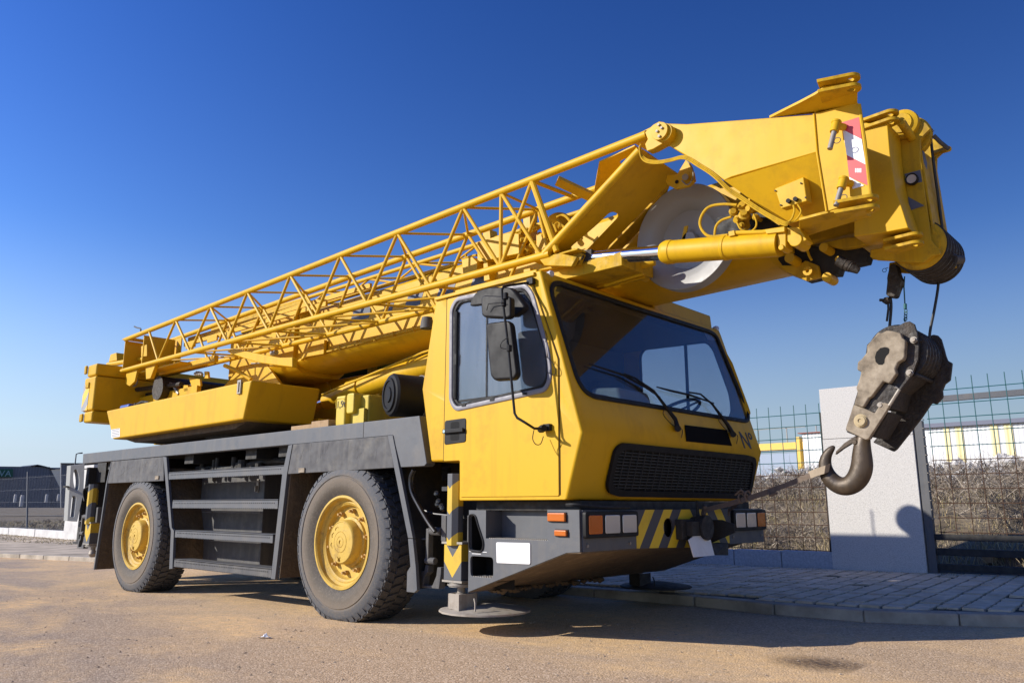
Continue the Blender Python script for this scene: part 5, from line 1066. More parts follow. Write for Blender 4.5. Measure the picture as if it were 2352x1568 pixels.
b = B(); b.prism([(-3.02, .33, 3.265), (-2.70, .30, 3.275), (-2.74, .80, 3.275), (-3.42, .80, 3.26)], (0, 0, .012), [ell((-2.86, .48, 3.27), (.07, .0, 0), (0, .07, 0), 16)]); b.tube([P('O', 1590, 70, y=.42), P('O', 2140, 330, y=.66)], .045, 4); done(b, 'stiffener', YEL, bf, bevel=.003)
q = PL('I', [(790, 560), (800, 520), (870, 515), (940, 400), (985, 500), (995, 560), (950, 600), (860, 620), (800, 590)], y=.62); done(B().prism(q, (0, .03, 0)), 'hinge_lug', YEL, bf, bevel=.004)
b = B(); b.cyl(P('I', 930, 535, y=.55), P('I', 930, 535, y=.64), .022, 14); b.tube([P('I', x, y, y=.6) for x, y in ((940, 410), (980, 470), (985, 540), (945, 590), (905, 560))], .005, 6); done(b, 'lug_pin', STEEL, bf)
b = B(); c_ = P('I', 870, 570, y=.615); b.cyl(c_, c_+V((0, -.004, 0)), .013, 14); done(b, 'pin_hole', HOLE, bf)
q = PL('I', [(330, 1070), (640, 600), (690, 750), (580, 900), (420, 1065)], y=.80); b = B().prism([onbf(.10, .80), onbf(.30, .93), onbf(.95, .93), onbf(.95, .80)], nn_*.02); done(b, 'inner_plate', YEL2, bf, bevel=.003)
kn = PL('I', [(640, 215), (700, 160), (745, 135), (800, 155), (815, 230), (780, 290), (700, 335), (655, 350), (640, 300), (660, 265)], y=.27)
done(B().prism(kn, (0, .07, 0)), 'knuckle', YEL, bf, bevel=.006)
b = B(); b.prism(PL('I', [(510, 262), (700, 170), (760, 140), (700, 200), (640, 240)], y=.42), (0, .25, 0)); done(b, 'top_gusset', YEL, bf, bevel=.003)
# hinge disc
c_ = P('I', 745, 205, y=.22)
b = B(); b.cyl(c_, c_+V((0, .10, 0)), .060, 40); b.cyl(c_+V((.018, .02, -.01)), c_+V((.018, .12, -.01)), .062, 40); hd = done(b, 'hinge_disc', YEL, bf, bevel=.003)
b = B()
for dx, dz in ((0, .04), (.02, .012), (-.014, .0), (0, -.04)): q = c_+V((dx, -.012, dz)); b.cyl(q, q+V((0, .014, 0)), .009, 8)
done(b, 'disc_bolts', STEEL, hd)

# ============================================================ HEAD ADAPTER (box on the near side)
ad = empty('jib_adapter', (-1.8, .4, 2.9), CR_)
NA = .30
up_ = PL('I', [(780, 290), (745, 205), (800, 150), (940, 155), (1530, 110)], y=NA)+PL('J', [(500, 330), (515, 560)], y=NA)+[P('J', 5, 708, y=NA), P('I', 1210, 560, y=NA), P('I', 930, 380, y=NA)]
done(B().prism(up_, (0, .45, 0)), 'upper_box', YEL, ad, bevel=.008)
e0, e1 = P('I', 1210, 560, y=NA), P('J', 515, 560, y=NA); e2, e3, e4 = P('J', 575, 910, y=NA+.17), P('J', 340, 990, y=NA+.17), P('I', 1460, 740, y=NA+.10)
b = B(); bk = [p+V((0, .62-(p.y-NA)-.17, 0)) for p in (e0, e1, e2, e3, e4)]
b.add([e0, e1, e2, e3, e4]+bk, [(0,4,3,2,1), (5,6,7,8,9), (0,1,6,5), (1,2,7,6), (2,3,8,7), (3,4,9,8), (4,0,5,9)])
done(b, 'lower_box', YEL, ad, fix=True)
fl_ = PL('J', [(498, 330), (755, 262), (770, 285), (800, 500), (836, 825), (572, 912), (520, 560)], y=NA-.006)
done(B().prism(fl_, (0, .02, 0)), 'end_flange', YEL, ad, bevel=.003)
done(B().tube(PL('J', [(496, 332), (515, 560), (572, 912)], y=NA-.01), .006, 8), 'weld_seam', YEL, ad)
done(B().tube(PL('J', [(766, 275), (800, 500), (836, 825)], y=NA-.006), .010, 8), 'flange_edge', YEL2, ad)
def lug(name, pts, k, z, th, hole, parent, **kw):
    q = PL(k, pts, z=z); h = P(k, *hole, z=z); return done(B().prism(q, (0, 0, th), [ell(h, (.018, 0, 0), (0, .018, 0), 14)]), name, YEL2, parent, bevel=.002)
# top wing and lugs
wing = [P('J', 232, 355, y=NA), P('J', 500, 330, y=NA), P('J', 755, 275, y=NA), P('J', 765, 160, z=3.15), P('J', 625, 190, z=3.15), P('J', 520, 195, z=3.15), P('J', 410, 232, z=3.12)]
for p in wing[3:]: p.y = max(.13, p.y)
wing[6] = V((-1.53, .20, 3.125)); wing[5] = V((-1.44, .18, 3.13)); wing[4] = V((-1.38, .16, 3.135)); wing[3] = V((-1.22, .22, 3.125))
c0w = wing
b = B(); n = len(c0w); vs = [V((p.x, p.y, p.z)) for p in c0w]
b.add(vs+[p+V((0, 0, .014)) for p in vs], [tuple(range(n))[::-1], tuple(range(n, 2*n))]+[(i, (i+1) % n, n+(i+1) % n, n+i) for i in range(n)]); done(b, 'top_wing', YEL, ad, fix=True)
def lugs(cx_, cy_, cz_, ang, gap=.05, L=.16, W=.052, n='pin_lug', parent=None, th=.018):
    for dz in (0, gap):
        u = V((cos(ang), sin(ang), 0)); v_ = V((-sin(ang), cos(ang), 0)); c = V((cx_, cy_, cz_+dz))
        pts = [c-u*L-v_*W*1.3, c-u*L+v_*W*1.3]+[c+(u*cos(t)*W*1.0+v_*sin(t)*W) for t in [pi/2-pi*i/10 for i in range(11)]]
        done(B().prism(pts, (0, 0, th), [ell(c, (.020, 0, 0), (0, .020, 0), 14)]), n, YEL2, parent, bevel=.002)
lugs(-1.25, .20, 3.095, radians(12), parent=ad, gap=.06)
lugs(-1.24, .27, 2.425, radians(5), parent=ad, gap=.055)
lugs(-1.21, .72, 3.085, radians(-12), parent=ad, gap=.05, L=.14)
lugs(-1.17, .78, 2.34, radians(-12), parent=ad, gap=.05, L=.14)
bw = PL('J', [(410, 965), (600, 915), (735, 905)], y=NA)
b = B(); vs = [P('J', 410, 965, y=NA+.02), P('J', 600, 915, y=NA), P('J', 735, 905, y=NA), V((-1.30, .50, 2.47)), V((-1.72, .52, 2.45))]; n = 5
b.add(vs+[p+V((0,0,.014)) for p in vs], [tuple(range(n))[::-1], tuple(range(n, 2*n))]+[(i, (i+1) % n, n+(i+1) % n, n+i) for i in range(n)]); done(b, 'bottom_wing', YEL2, ad, fix=True)
# red and white sign
sg1 = [(662, 380), (768, 350), (783, 480), (668, 420)]
yS = NA-.010
for nm, cmat, pts in (('red_band', RED, [(662, 382), (766, 350), (781, 482), (668, 424)]), ('white_band', WHF, [(668, 424), (781, 482), (804, 632), (692, 576)]), ('red_band', RED, [(692, 576), (804, 632), (820, 758), (706, 706)]), ('white_band', WHF, [(706, 706), (796, 757), (728, 778)])):
    done(B().prism(PL('J', pts, y=yS), (0, .003, 0)), nm, cmat, ad)
b = B()
for x in (742, 752, 762, 772): b.prism(PL('J', [(x, 655), (x+7, 655), (x+7, 680), (x, 680)], y=yS-.001), (0, .001, 0))
done(b, 'sign_lettering', WHF, ad)
# stowed pins
for (c0_, c1_) in (((632, 378), (592, 540)), ((676, 715), (628, 878))):
    pa, pc = P('J', *c0_, y=.245), P('J', *c1_, y=.20); d_ = pc-pa
    b = B(); b.cyl(pa, pa+d_*.38, .024, 18); b.cyl(pa-d_*.02, pa+d_*.06, .027, 18); b.cyl(pa+d_*.15, pa+d_*.15+V((.03, .05, 0)), .02, 12); sp0 = done(b, 'stowed_pin_socket', YEL, ad, bevel=.003)
    b = B(); b.cyl(pa+d_*.38, pc, .0145, 14); done(b, 'stowed_pin', STEEL, sp0); q = pc-d_*.25
    b = B(); b.tube([q+V((.03+.018*cos(t), 0, .016*sin(t))) for t in [2*pi*i/12 for i in range(13)]], .0025, 5); done(b, 'spring_clip', WIRE, sp0)
# junction box
jx = done(B().prism(PL('J', [(262, 775), (435, 705), (455, 850), (300, 895)], y=NA+.02), (.008, .06, 0)), 'junction_box', YEL, ad, bevel=.006)
b = B()
for x, y in ((350, 853), (392, 842)): c_ = P('J', x, y, y=NA+.018); b.cyl(c_, c_+V((0, -.02, 0)), .013, 12)
done(b, 'cable_gland', RUB, jx)
b = B()
for x, y in ((268, 790), (420, 745), (448, 830), (300, 875)): c_ = P('J', x, y, y=NA+.018); b.cyl(c_, c_+V((0, -.006, 0)), .005, 8)
done(b, 'screws', RUSTD, jx)
b = B(); b.tube(PL('J', [(375, 875), (380, 910), (365, 955), (345, 975)], y=NA+.02), .006, 8); b.tube(PL('J', [(400, 870), (420, 910), (400, 950), (370, 975), (340, 980)], y=NA+.03), .005, 8)
for k in range(3):
    o_ = k*.012; b.tube([p+V((0, -.008*k, -o_)) for p in PL('I', [(610, 300), (620, 370), (660, 410), (740, 420), (830, 405), (930, 385), (1030, 440), (1110, 490), (1170, 540), (1240, 610), (1330, 670), (1450, 750), (1550, 810), (1640, 855)], y=NA-.01)+PL('J', [(345, 975), (250, 935)][:1], y=NA-.005)], .0055, 8, sm=True)
done(b, 'cable_run', YEL2, ad)
# hose reel
rc = P('I', 915, 960, y=.82)
b = B(); R_ = .385; b.lathe([(0, .085), (.215, .085), (.222, .075), (.26, .03), (.30, .012), (.365, .0), (.38, -.004), (R_, .002), (R_, .09), (.37, .10)], rc, (0, 1, 0), 72); rl = done(b, 'hose_reel', REELM, CR_)
b = B(); b.lathe([(.0, .02), (.05, .02), (.055, .03), (.055, .08), (0, .085)], rc+V((.03, 0, -.02)), (0, 1, 0), 24); done(b, 'reel_hub', REELM, rl)
b = B(); b.prism([rc+V((-.05, .02, -.10)), rc+V((-.02, .02, -.10)), rc+V((.03, .02, .08)), rc+V((.0, .02, .08))], (0, .01, 0)); done(b, 'reel_bar', YEL, rl)
b = B(); b.box(-2.9, -2.35, .93, .949, 2.55, 2.95); done(b, 'reel_bracket', YEL2, rl)
# luffing cylinder of the adapter
A0, A1, A2 = P('I', 225, 1120, y=.45), P('I', 775, 1075, y=.45), P('I', 1640, 1010, y=.45)
cyl_ = empty('tilt_cylinder', A1, CR_)
b = B(); b.cyl(A0+(A1-A0)*.07, A1, .050, 28); done(b, 'cylinder_rod', CHROME, cyl_)
dC = (A2-A1).normalized(); b = B(); b.lathe([(.0, -.005), (.066, -.005), (.074, .01), (.080, .03), (.080, .07), (.076, .075), (.076, .44), (.080, .445), (.080, .46), (.076, .465), (.076, .80), (0, .80)], A1, dC, 36); done(b, 'cylinder_barrel', YEL, cyl_)
b = B(); b.cyl(A0+V((0, -.055, 0)), A0+V((0, .055, 0)), .042, 20); b.cyl(A0+V((0, -.085, 0)), A0+V((0, -.07, 0)), .032, 16); b.prism([A0+V((0, -.05, .05)), A0+V((.08, -.05, .045)), A0+V((.08, -.05, -.05)), A0+V((0, -.05, -.05))], (0, .1, 0)); done(b, 'rod_eye', RUSTD, cyl_, bevel=.004)
Ce = P('J', 385, 1080, y=.40); b = B(); b.cyl(Ce, Ce+V((0, .14, 0)), .040, 24); b.prism(PL('J', [(335, 1005), (410, 1005), (455, 1080), (380, 1120), (335, 1090)], y=.41), (0, .10, 0)); b.prism(PL('J', [(275, 1050), (330, 1000), (330, 1130), (280, 1130)], y=.40), (0, .10, 0)); c_ = P('J', 300, 1125, y=.39); b.cyl(c_, c_+V((0, .1, 0)), .018, 12); done(b, 'barrel_eye', YEL, cyl_, bevel=.006)
b = B(); b.tube(PL('I', [(1290, 935), (1480, 930), (1640, 905)], y=.40), .014, 10); b.prism(PL('I', [(1500, 910), (1640, 890), (1640, 925), (1510, 940)], y=.38), (0, .03, 0)); b.prism(PL('I', [(1238, 925), (1280, 915), (1285, 950), (1240, 960)], y=.38), (0, .05, 0)); done(b, 'hydraulic_pipe', YEL, cyl_, bevel=.002)
b = B(); b.tube(PL('I', [(1300, 735), (1200, 730), (1110, 745), (1060, 790), (1035, 860), (1055, 920), (1110, 960), (1235, 950)], y=.42), .0095, 8); b.tube(PL('I', [(1260, 820), (1190, 845), (1150, 890), (1140, 960)], y=.44), .0085, 8); b.tube(PL('I', [(1420, 800), (1440, 860), (1430, 900), (1390, 925), (1330, 910), (1300, 860)], y=.44), .006, 8)
done(b, 'hydraulic_hoses', YEL2, cyl_)
b = B(); rg = random.Random(14)
for x, y, r_ in ((1275, 780, .03), (1300, 840, .028), (1340, 740, .035), (1390, 760, .03), (1430, 820, .02), (1330, 880, .02), (1350, 800, .035), (1400, 710, .022)):
    c_ = P('I', x, y, y=.46); b.lathe([(0, -.02), (r_*.6, -.02), (r_*.7, 0), (r_, .005), (r_, .04), (r_*.7, .06), (r_*.7, .14), (0, .14)], c_, (rg.uniform(-.5, .5), 1, rg.uniform(-.5, .5)), 10)
b.prism(PL('I', [(1320, 690), (1360, 690), (1640, 860), (1600, 880)], y=.5), (0, .05, 0)); done(b, 'valve_group', YEL2, cyl_)
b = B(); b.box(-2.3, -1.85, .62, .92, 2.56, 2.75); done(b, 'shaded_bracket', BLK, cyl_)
b = B(); b.tube(PL('E', [(470, 135), (560, 105), (700, 65)], y=.60), .010, 8); b.tube(PL('I', [(300, 1320), (450, 1275), (640, 1235)], y=.7), .010, 8); b.tube(PL('I', [(460, 1300), (560, 1270), (640, 1250)], y=.7), .008, 8); c_ = P('I', 490, 1190, y=.62); b.cyl(c_, c_+V((0, .3, 0)), .035, 18); b.cyl(c_+V((.0, .01, 0)), c_+V((.22, .06, .02)), .03, 14); done(b, 'boom_pipe', YEL, CR_)

# ============================================================ BOOM HEAD
hd_ = empty('boom_head', (-1.3, 1.2, 2.75), CR_)
def J(pts, y): return PL('J', pts, y=y)
# inner telescopic sections towards the head
b = B(); b.add([(-1.96, .98, 2.56), (-1.96, .98, 3.10), (-1.96, 1.50, 3.10), (-1.96, 1.50, 2.56), (-1.35, .98, 2.57), (-1.35, .98, 3.11), (-1.35, 1.50, 3.11), (-1.35, 1.5, 2.57)], [(0,1,2,3), (4,7,6,5), (0,4,5,1), (1,5,6,2), (2,6,7,3), (3,7,4,0)]); done(b, 'inner_section', YEL2, hd_, fix=True, bevel=.02)
mid = J([(785, 372), (820, 385), (935, 380), (950, 560), (985, 790), (1015, 870), (1060, 1010), (900, 1040), (735, 1062), (735, 700)], .70)
done(B().prism(mid, (0, .235, 0)), 'middle_plate', YEL, hd_, bevel=.006)
for yy, nm in ((.95, 'near'), (1.30, 'far')):
    out = J([(985, 385), (1030, 365), (1110, 362), (1165, 385), (1190, 420), (1130, 480), (1128, 620), (1150, 750), (1195, 1080), (1245, 1140), (1250, 1165), (1200, 1175), (1150, 1215), (1060, 1215), (960, 1205), (870, 1200), (830, 1180), (835, 1140), (900, 1130), (930, 1050), (960, 900), (940, 560)], .95)
    if yy > 1: out = [p+V((0, .35, 0)) for p in out]
    done(B().prism(out, (0, .025, 0)), 'head_plate', YEL2, hd_, bevel=.004)
xf = -1.135
ch = [V((xf, .975, 2.98)), V((xf+.02, .975, 2.45)), V((xf+.02, 1.30, 2.50)), V((xf, 1.30, 3.02))]
done(B().prism(ch, (.012, 0, 0)), 'head_front_plate', YEL2, hd_, bevel=.002)
CHV = flat('grey chevron', (.10, .11, .15), .5)
done(B().prism([V((xf+.0135, .99, 2.98)), V((xf+.0135, .99, 2.90)), V((xf+.0135, 1.04, 2.87)), V((xf+.0135, 1.06, 2.92)), V((xf+.0135, 1.03, 2.98))], (.003, 0, 0)), 'chevron', CHV, hd_)
done(B().prism([V((xf+.0135, 1.14, 2.82)), V((xf+.0135, 1.06, 2.72)), V((xf+.0135, 1.12, 2.68)), V((xf+.0135, 1.22, 2.72))], (.003, 0, 0)), 'chevron', CHV, hd_)
done(B().prism([V((xf+.0135, 1.27, 2.86)), V((xf+.0135, 1.295, 2.90)), V((xf+.0135, 1.295, 2.62)), V((xf+.0135, 1.27, 2.70))], (.003, 0, 0)), 'chevron', CHV, hd_)
done(B().prism(J([(1058, 825), (1155, 877), (1068, 906)], .947), (0, .003, 0)), 'chevron', CHV, hd_)
done(B().prism(J([(1035, 690), (1130, 665), (1142, 735), (1120, 740), (1060, 730)], .947), (0, .003, 0)), 'chevron', CHV, hd_)
c_ = P('J', 1082, 722, y=.935); b = B(); b.lathe([(0, -.01), (.026, -.012), (.034, -.018), (.036, 0), (.032, .02), (0, .02)], c_, (0, 1, 0), 24); sp1 = done(b, 'spotlight', RUB, hd_); b = B(); b.cyl(c_+V((0, -.014, 0)), c_+V((0, -.011, 0)), .027, 20); done(b, 'spotlight_lens', LENS, sp1)
c_ = P('J', 1072, 962, y=.948); done(B().cyl(c_, c_+V((0, -.002, 0)), .013, 12), 'drain_hole', HOLE, hd_)
c_ = V((-1.20, .90, 3.155))
b = B(); b.lathe([(0, -.02), (.02, -.02), (.025, 0), (.06, 0), (.065, .01), (.09, .02), (.095, .05), (0, .05)], c_, (0, 1, 0), 28); done(b, 'upper_pin_boss', YEL2, hd_)
b = B(); b.lathe([(.09, 0), (.125, .005), (.13, .02), (.112, .035), (.13, .05), (.125, .065), (.09, .07)], V((-1.20, 1.02, 3.11)), (0, 1, 0), 48, closed=True); b.cyl((-1.20, 1.0, 3.11), (-1.2, 1.12, 3.11), .10, 32); done(b, 'upper_sheave', YEL2, hd_)
b = B(); b.tube([(-1.16, .74, 3.09), (-1.16, .95, 3.06)], .024, 14); done(b, 'cross_pin', YEL2, hd_)
# lower sheaves
c_ = P('J', 1118, 1112, y=1.0); c_.y = 0; b = B()
pr_s = []
for i in range(6):
    t = i*.062; pr_s += [(.158, t), (.158, t+.008), (.136, t+.022), (.130, t+.031), (.136, t+.040), (.158, t+.054)]
b.lathe([(0.02, 0)]+pr_s+[(.158, .372), (.02, .372)], c_+V((0, 1.02, 0)), (0, 1, 0), 56); done(b, 'lower_sheaves', RUSTD, hd_)
b = B(); b.lathe([(0, -.02), (.05, -.02), (.055, 0), (.12, 0), (.125, .015), (.146, .02), (.150, .035), (0, .035)], c_+V((0, .98, 0)), (0, 1, 0), 44); done(b, 'sheave_cheek', YEL2, hd_)
b = B(); e_ = c_+V((.15, 0, .09)); b.cyl(P('J', 1270, 1130, y=1.15), P('J', 1365, 1200, y=1.15), .012, 8); b.cyl(P('J', 1340, 1200, y=1.12), P('J', 1385, 1200, y=1.15), .026, 14); b.tube([P('J', 1210, 460, y=1.02), P('J', 1250, 500, y=1.05), P('J', 1300, 540, y=1.1)], .012, 8); done(b, 'rope_guard', GREYD, hd_)
b = B(); b.cyl(P('J', 1215, 565, y=1.25), P('J', 1300, 540, y=1.12), .018, 12); done(b, 'guard_arm', YEL2, hd_)
b = B(); q = J([(835, 1175), (850, 1155), (880, 1160), (920, 1190), (890, 1200), (845, 1195)], 1.0); b.prism(q, (0, .02, 0), [ell(P('J', 858, 1180, y=1.0), (.012, 0, 0), (0, 0, .012), 12)]); done(b, 'shackle_eye', YEL2, hd_)
# clutter below the boom end
b = B(); q = PL('R', [(200, 710), (510, 848), (740, 795), (930, 745), (1020, 740), (1050, 640), (1480, 545), (1520, 400), (1400, 300), (150, 300), (50, 500)], y=1.02); b.prism(q, (0, .10, 0)); done(b, 'telescope_bracket', BLK, hd_, bevel=.006)
b = B(); b.prism(PL('R', [(60, 600), (210, 712), (510, 850), (740, 795), (700, 600), (500, 520), (380, 600)], y=.98), (0, .03, 0)); done(b, 'bracket_plate', YEL2, hd_, bevel=.004)
b = B(); pa, pc = P('R', 1020, 520, y=.84), P('R', 1330, 680, y=.86); d_ = pc-pa; b.cyl(pa, pa+d_*.7, .034, 20); b.cyl(pa+d_*.35, pa+d_*.4, .037, 20); b.cyl(pa+d_*.55, pa+d_*.6, .037, 20); b.cyl(pa+d_*.7, pc+d_*.08, .032, 16, .02); done(b, 'guide_roller', RUSTD, hd_)
b = B()
for x, y, r_ in ((240, 480, .032), (1020, 500, .018), (790, 310, .028), (110, 310, .014), (840, 790, .03)): c_ = P('R', x, y, y=.86); b.cyl(c_, c_+V((0, .12, 0)), r_, 20)
c_ = P('R', 530, 690, y=.93); b.lathe([(.012, 0), (.03, 0), (.03, .02), (.012, .02)], c_, (0, 1, 0), 18, closed=True); b.tube(PL('R', [(520, 330), (560, 450), (600, 520)], y=.9), .008, 6); done(b, 'end_pins', YEL, hd_)
b = B(); b.prism(PL('R', [(900, 290), (1100, 335), (1300, 305), (1600, 240), (1450, 150), (1150, 150), (720, 250)], y=.93), (0, .05, 0)); done(b, 'lower_rib', YEL2, hd_, bevel=.006)
# ropes and wedge socket
HX, HY, HZ = 0, 0, 0
yR = 1.22
ra, rb_ = P('S', 545, 175, y=1.22), P('S', 548, 0, y=1.22); wb = P('R', 1870, 1100, y=1.22); 
b = B(); b.tube([P('R', 1865, 1100, y=1.22), P('G', 957, 440, y=1.22), P('S', 545, 178, y=1.22), P('S', 545, 260, y=1.22)], .009, 8); b.tube([P('J', 1248, 1100, y=1.38), P('J', 1240, 1330, y=1.38), P('S', 890, 20, y=1.36), P('S', 855, 200, y=1.34), P('S', 850, 380, y=1.34)], .0085, 8)
b.tube([P('Q', 350, 220, y=1.10), P('Q', 370, 400, y=1.12), P('Q', 395, 600, y=1.13), P('Q', 430, 850, y=1.15), P('Q', 460, 1100, y=1.16)], .0085, 8); b.tube(PL('R', [(1830, 1200), (1835, 1300), (1810, 1500)], y=1.20), .007, 6)
wr = done(b, 'wire_rope', WIRE, hd_)
b = B(); b.prism(rnd(PL('R', [(1860, 580), (1960, 570), (1985, 700), (2045, 850), (1990, 960), (1940, 1110), (1790, 1090), (1815, 860), (1810, 800)], y=1.17), .02), (0, .08, 0)); b.lathe([(0, .02), (.022, .015), (.024, -.01), (0, -.03)], P('R', 1810, 1170, y=1.2), (1, 0, .1), 10); b.cyl(P('R', 1690, 1160, y=1.2), P('R', 1760, 1160, y=1.2), .010, 8); done(b, 'wedge_socket', RUSTD, wr, bevel=.010)
b = B(); b.tube([P('R', 1770, 680, y=1.2)+V((.012*cos(t), 0, .012*sin(t))) for t in [2*pi*i/12 for i in range(13)]], .002, 5); b.tube(PL('R', [(1790, 650), (1830, 640)], y=1.2), .002, 5)
b.tube([P('R', 2095, 780, y=1.25), P('R', 2085, 950, y=1.25), P('R', 2100, 1220, y=1.25)], .004, 6); b.tube(PL('R', [(2105, 1220), (2105, 1300)], y=1.25), .010, 8)
for y in (1330, 1370, 1420, 1460): q = P('R', 2110, y, y=1.25); b.tube([q+V((.008*cos(t), .004*(y//10 % 2), .012*sin(t))) for t in [2*pi*i/10 for i in range(11)]], .003, 5)
b.tube(PL('S', [(660, 90), (665, 112)], y=1.2), .006, 6); done(b, 'limit_chain', GREEN, hd_)
b = B(); p_ = P('Q', 352, 195, y=1.08)
for i in range(14): a_ = random.uniform(0, 6.28); b.tube([p_, p_+V((cos(a_)*.022, random.uniform(-.02, .02), sin(a_)*.022))], .0025, 4)
b.lathe([(0, .02), (.015, 0), (0, -.02)], p_, (0, 0, 1), 8); b.tube([P('Q', 235, 215, y=1.0), P('Q', 350, 190, y=1.05)], .004, 5); done(b, 'rope_end', LGREY, hd_)

# ============================================================ HOOK BLOCK (hangs from the ropes)
hb = thing('hook_block', 'dirty cast steel crane hook block with a large single hook hanging from ropes', 'hook block', (-1.5, 1.22, .95))
yn_, yf_ = 1.0, 1.40
def PS(pts, y): return PL('S', pts, y=y)
ck = [(570, 178), (620, 140), (665, 115), (700, 110), (735, 130), (758, 200), (772, 300), (765, 400), (720, 520), (620, 650), (545, 760), (400, 1010), (372, 1018), (220, 960), (210, 935), (270, 745), (345, 500), (372, 290), (470, 195), (530, 172)]
done(B().prism(PS(ck, yn_+.03), (0, .025, 0)), 'side_plate', RUSTD, hb, bevel=.004)
cs = [(372, 295), (460, 190), (485, 200), (520, 180), (560, 182), (632, 198), (640, 235), (672, 258), (662, 380), (650, 405), (610, 425), (590, 470), (600, 510), (545, 588), (500, 570), (410, 688), (388, 695), (345, 770), (272, 748), (300, 655), (288, 620), (312, 555), (328, 495), (295, 482), (300, 420), (330, 398), (372, 345)]
done(B().prism(PS(cs, yn_-.02), (0, .05, 0)), 'cast_weight', RUST, hb, bevel=.010, seg=3)
done(B().prism(PS([(545, 325), (540, 355), (520, 375), (508, 400), (505, 430), (490, 443), (462, 442), (440, 420), (434, 385), (445, 345), (475, 315), (510, 307), (535, 312)], yn_-.0215), (0, .003, 0)), 'opening_patch', HOLE, hb)  # black patch on the face stands for the shade in an opening
lw = [(345, 772), (272, 746), (211, 920), (215, 945), (365, 1018), (385, 1010), (545, 762), (540, 742), (505, 732), (480, 735), (432, 812)]
done(B().prism(PS(lw, yn_-.005), (0, .035, 0)), 'lower_cheek', RUST, hb, bevel=.006)
b = B(); b.prism(PS([(520, 575), (600, 612), (625, 640), (548, 758), (495, 735), (440, 812), (385, 790), (352, 772)], yn_+.01), (0, .02, 0)); done(b, 'recess_plate', RUSTD, hb, bevel=.004)
b = B(); b.tube(PS([(590, 615), (622, 632), (545, 755)], yn_-.0), .010, 8); done(b, 'edge_bar', STEEL, hb)
c_ = P('S', 325, 872, y=yn_-.01); b = B(); b.lathe([(0, -.012), (.010, -.012), (.012, -.018), (.03, -.018), (.032, -.012), (.036, -.012), (.037, 0), (.041, 0), (.041, .012), (0, .012)], c_, (0, 1, 0), 28); done(b, 'hook_pin', paint('yellowed steel', (.42, .33, .18), (.1, .07, .04), .5, .5, 20), hb)
b = B()
for x, y in ((468, 750), (722, 248), (690, 500)): c_ = P('S', x, y, y=yn_-.01); b.cyl(c_, c_+V((0, .05, 0)), .014, 8); b.cyl(c_+V((0, .02, 0)), c_+V((0, .03, 0)), .02, 12)
done(b, 'bolts', STEEL, hb)
fc = [(800, 245), (880, 210), (915, 218), (940, 245), (965, 330), (975, 370), (990, 410), (1025, 428), (1010, 560), (970, 590), (950, 640), (955, 690), (905, 745), (868, 735), (790, 850), (600, 1090), (575, 1108), (418, 1036), (480, 960), (600, 700), (720, 520)]
done(B().prism(PS(fc, yf_), (0, .03, 0)), 'side_plate', RUSTD, hb, bevel=.006)
c_ = V(P('S', 600, 345, y=yn_+.06)); c_.y = 1.07
b = B(); prs = []
for i in range(5):
    t = i*.062; prs += [(.168, t), (.168, t+.008), (.145, t+.022), (.138, t+.031), (.145, t+.040), (.168, t+.054)]
b.lathe([(.02, 0)]+prs+[(.168, .31), (.02, .31)], c_, (0, 1, 0), 48); done(b, 'rope_sheaves', RUSTD, hb)
b = B()
for x, y in ((775, 255), (745, 520)): p_ = P('S', x, y, y=yn_+.055); b.cyl(p_, V((p_.x, yf_, p_.z)), .013, 10)
b.prism([V((p.x, yn_+.06, p.z)) for p in PS([(400, 760), (560, 780), (600, 640), (740, 520), (560, 560), (420, 700)], yn_+.06)], (0, .3, 0)); b.prism([V((p.x, 1.08, p.z)) for p in PS([(300, 800), (450, 800), (540, 800), (420, 1000), (290, 960)], yn_+.06)], (0, .27, 0)); done(b, 'inner_frame', RUSTD, hb, bevel=.008)
hp_ = [(352, 960, 44), (345, 1010, 56), (335, 1070, 68), (336, 1150, 80), (338, 1220, 88), (315, 1300, 90), (262, 1360, 84), (195, 1380, 78), (130, 1355, 74), (80, 1305, 69), (52, 1240, 60), (50, 1175, 50), (72, 1120, 38), (100, 1088, 28), (118, 1072, 18), (124, 1064, 8)]
pts = [P('S', x, y, y=1.24) for x, y, r_ in hp_]; mpx = (P('S', 425, 1270, y=1.24)-P('S', 255, 1270, y=1.24)).length/170
b = B(); b.tube(pts, [r_*mpx*1.0 for x, y, r_ in hp_], 20, squash=((0, 1, 0), .78)); hk = done(b, 'hook', HOOKM, hb, sharp=60); md = hk.modifiers.new('smooth', 'SUBSURF'); md.levels = 2; md.render_levels = 2
b = B(); b.prism([V((p.x, 1.22, p.z)) for p in PL('S', [(285, 985), (295, 1010), (280, 1060), (255, 1045), (190, 1085), (130, 1130), (135, 1105), (200, 1040)], y=1.22)], (0, .03, 0)); c_ = P('S', 278, 1035, y=1.2); b.cyl(c_, c_+V((0, .07, 0)), .014, 12); done(b, 'safety_latch', HOOKM, hb, bevel=.003)
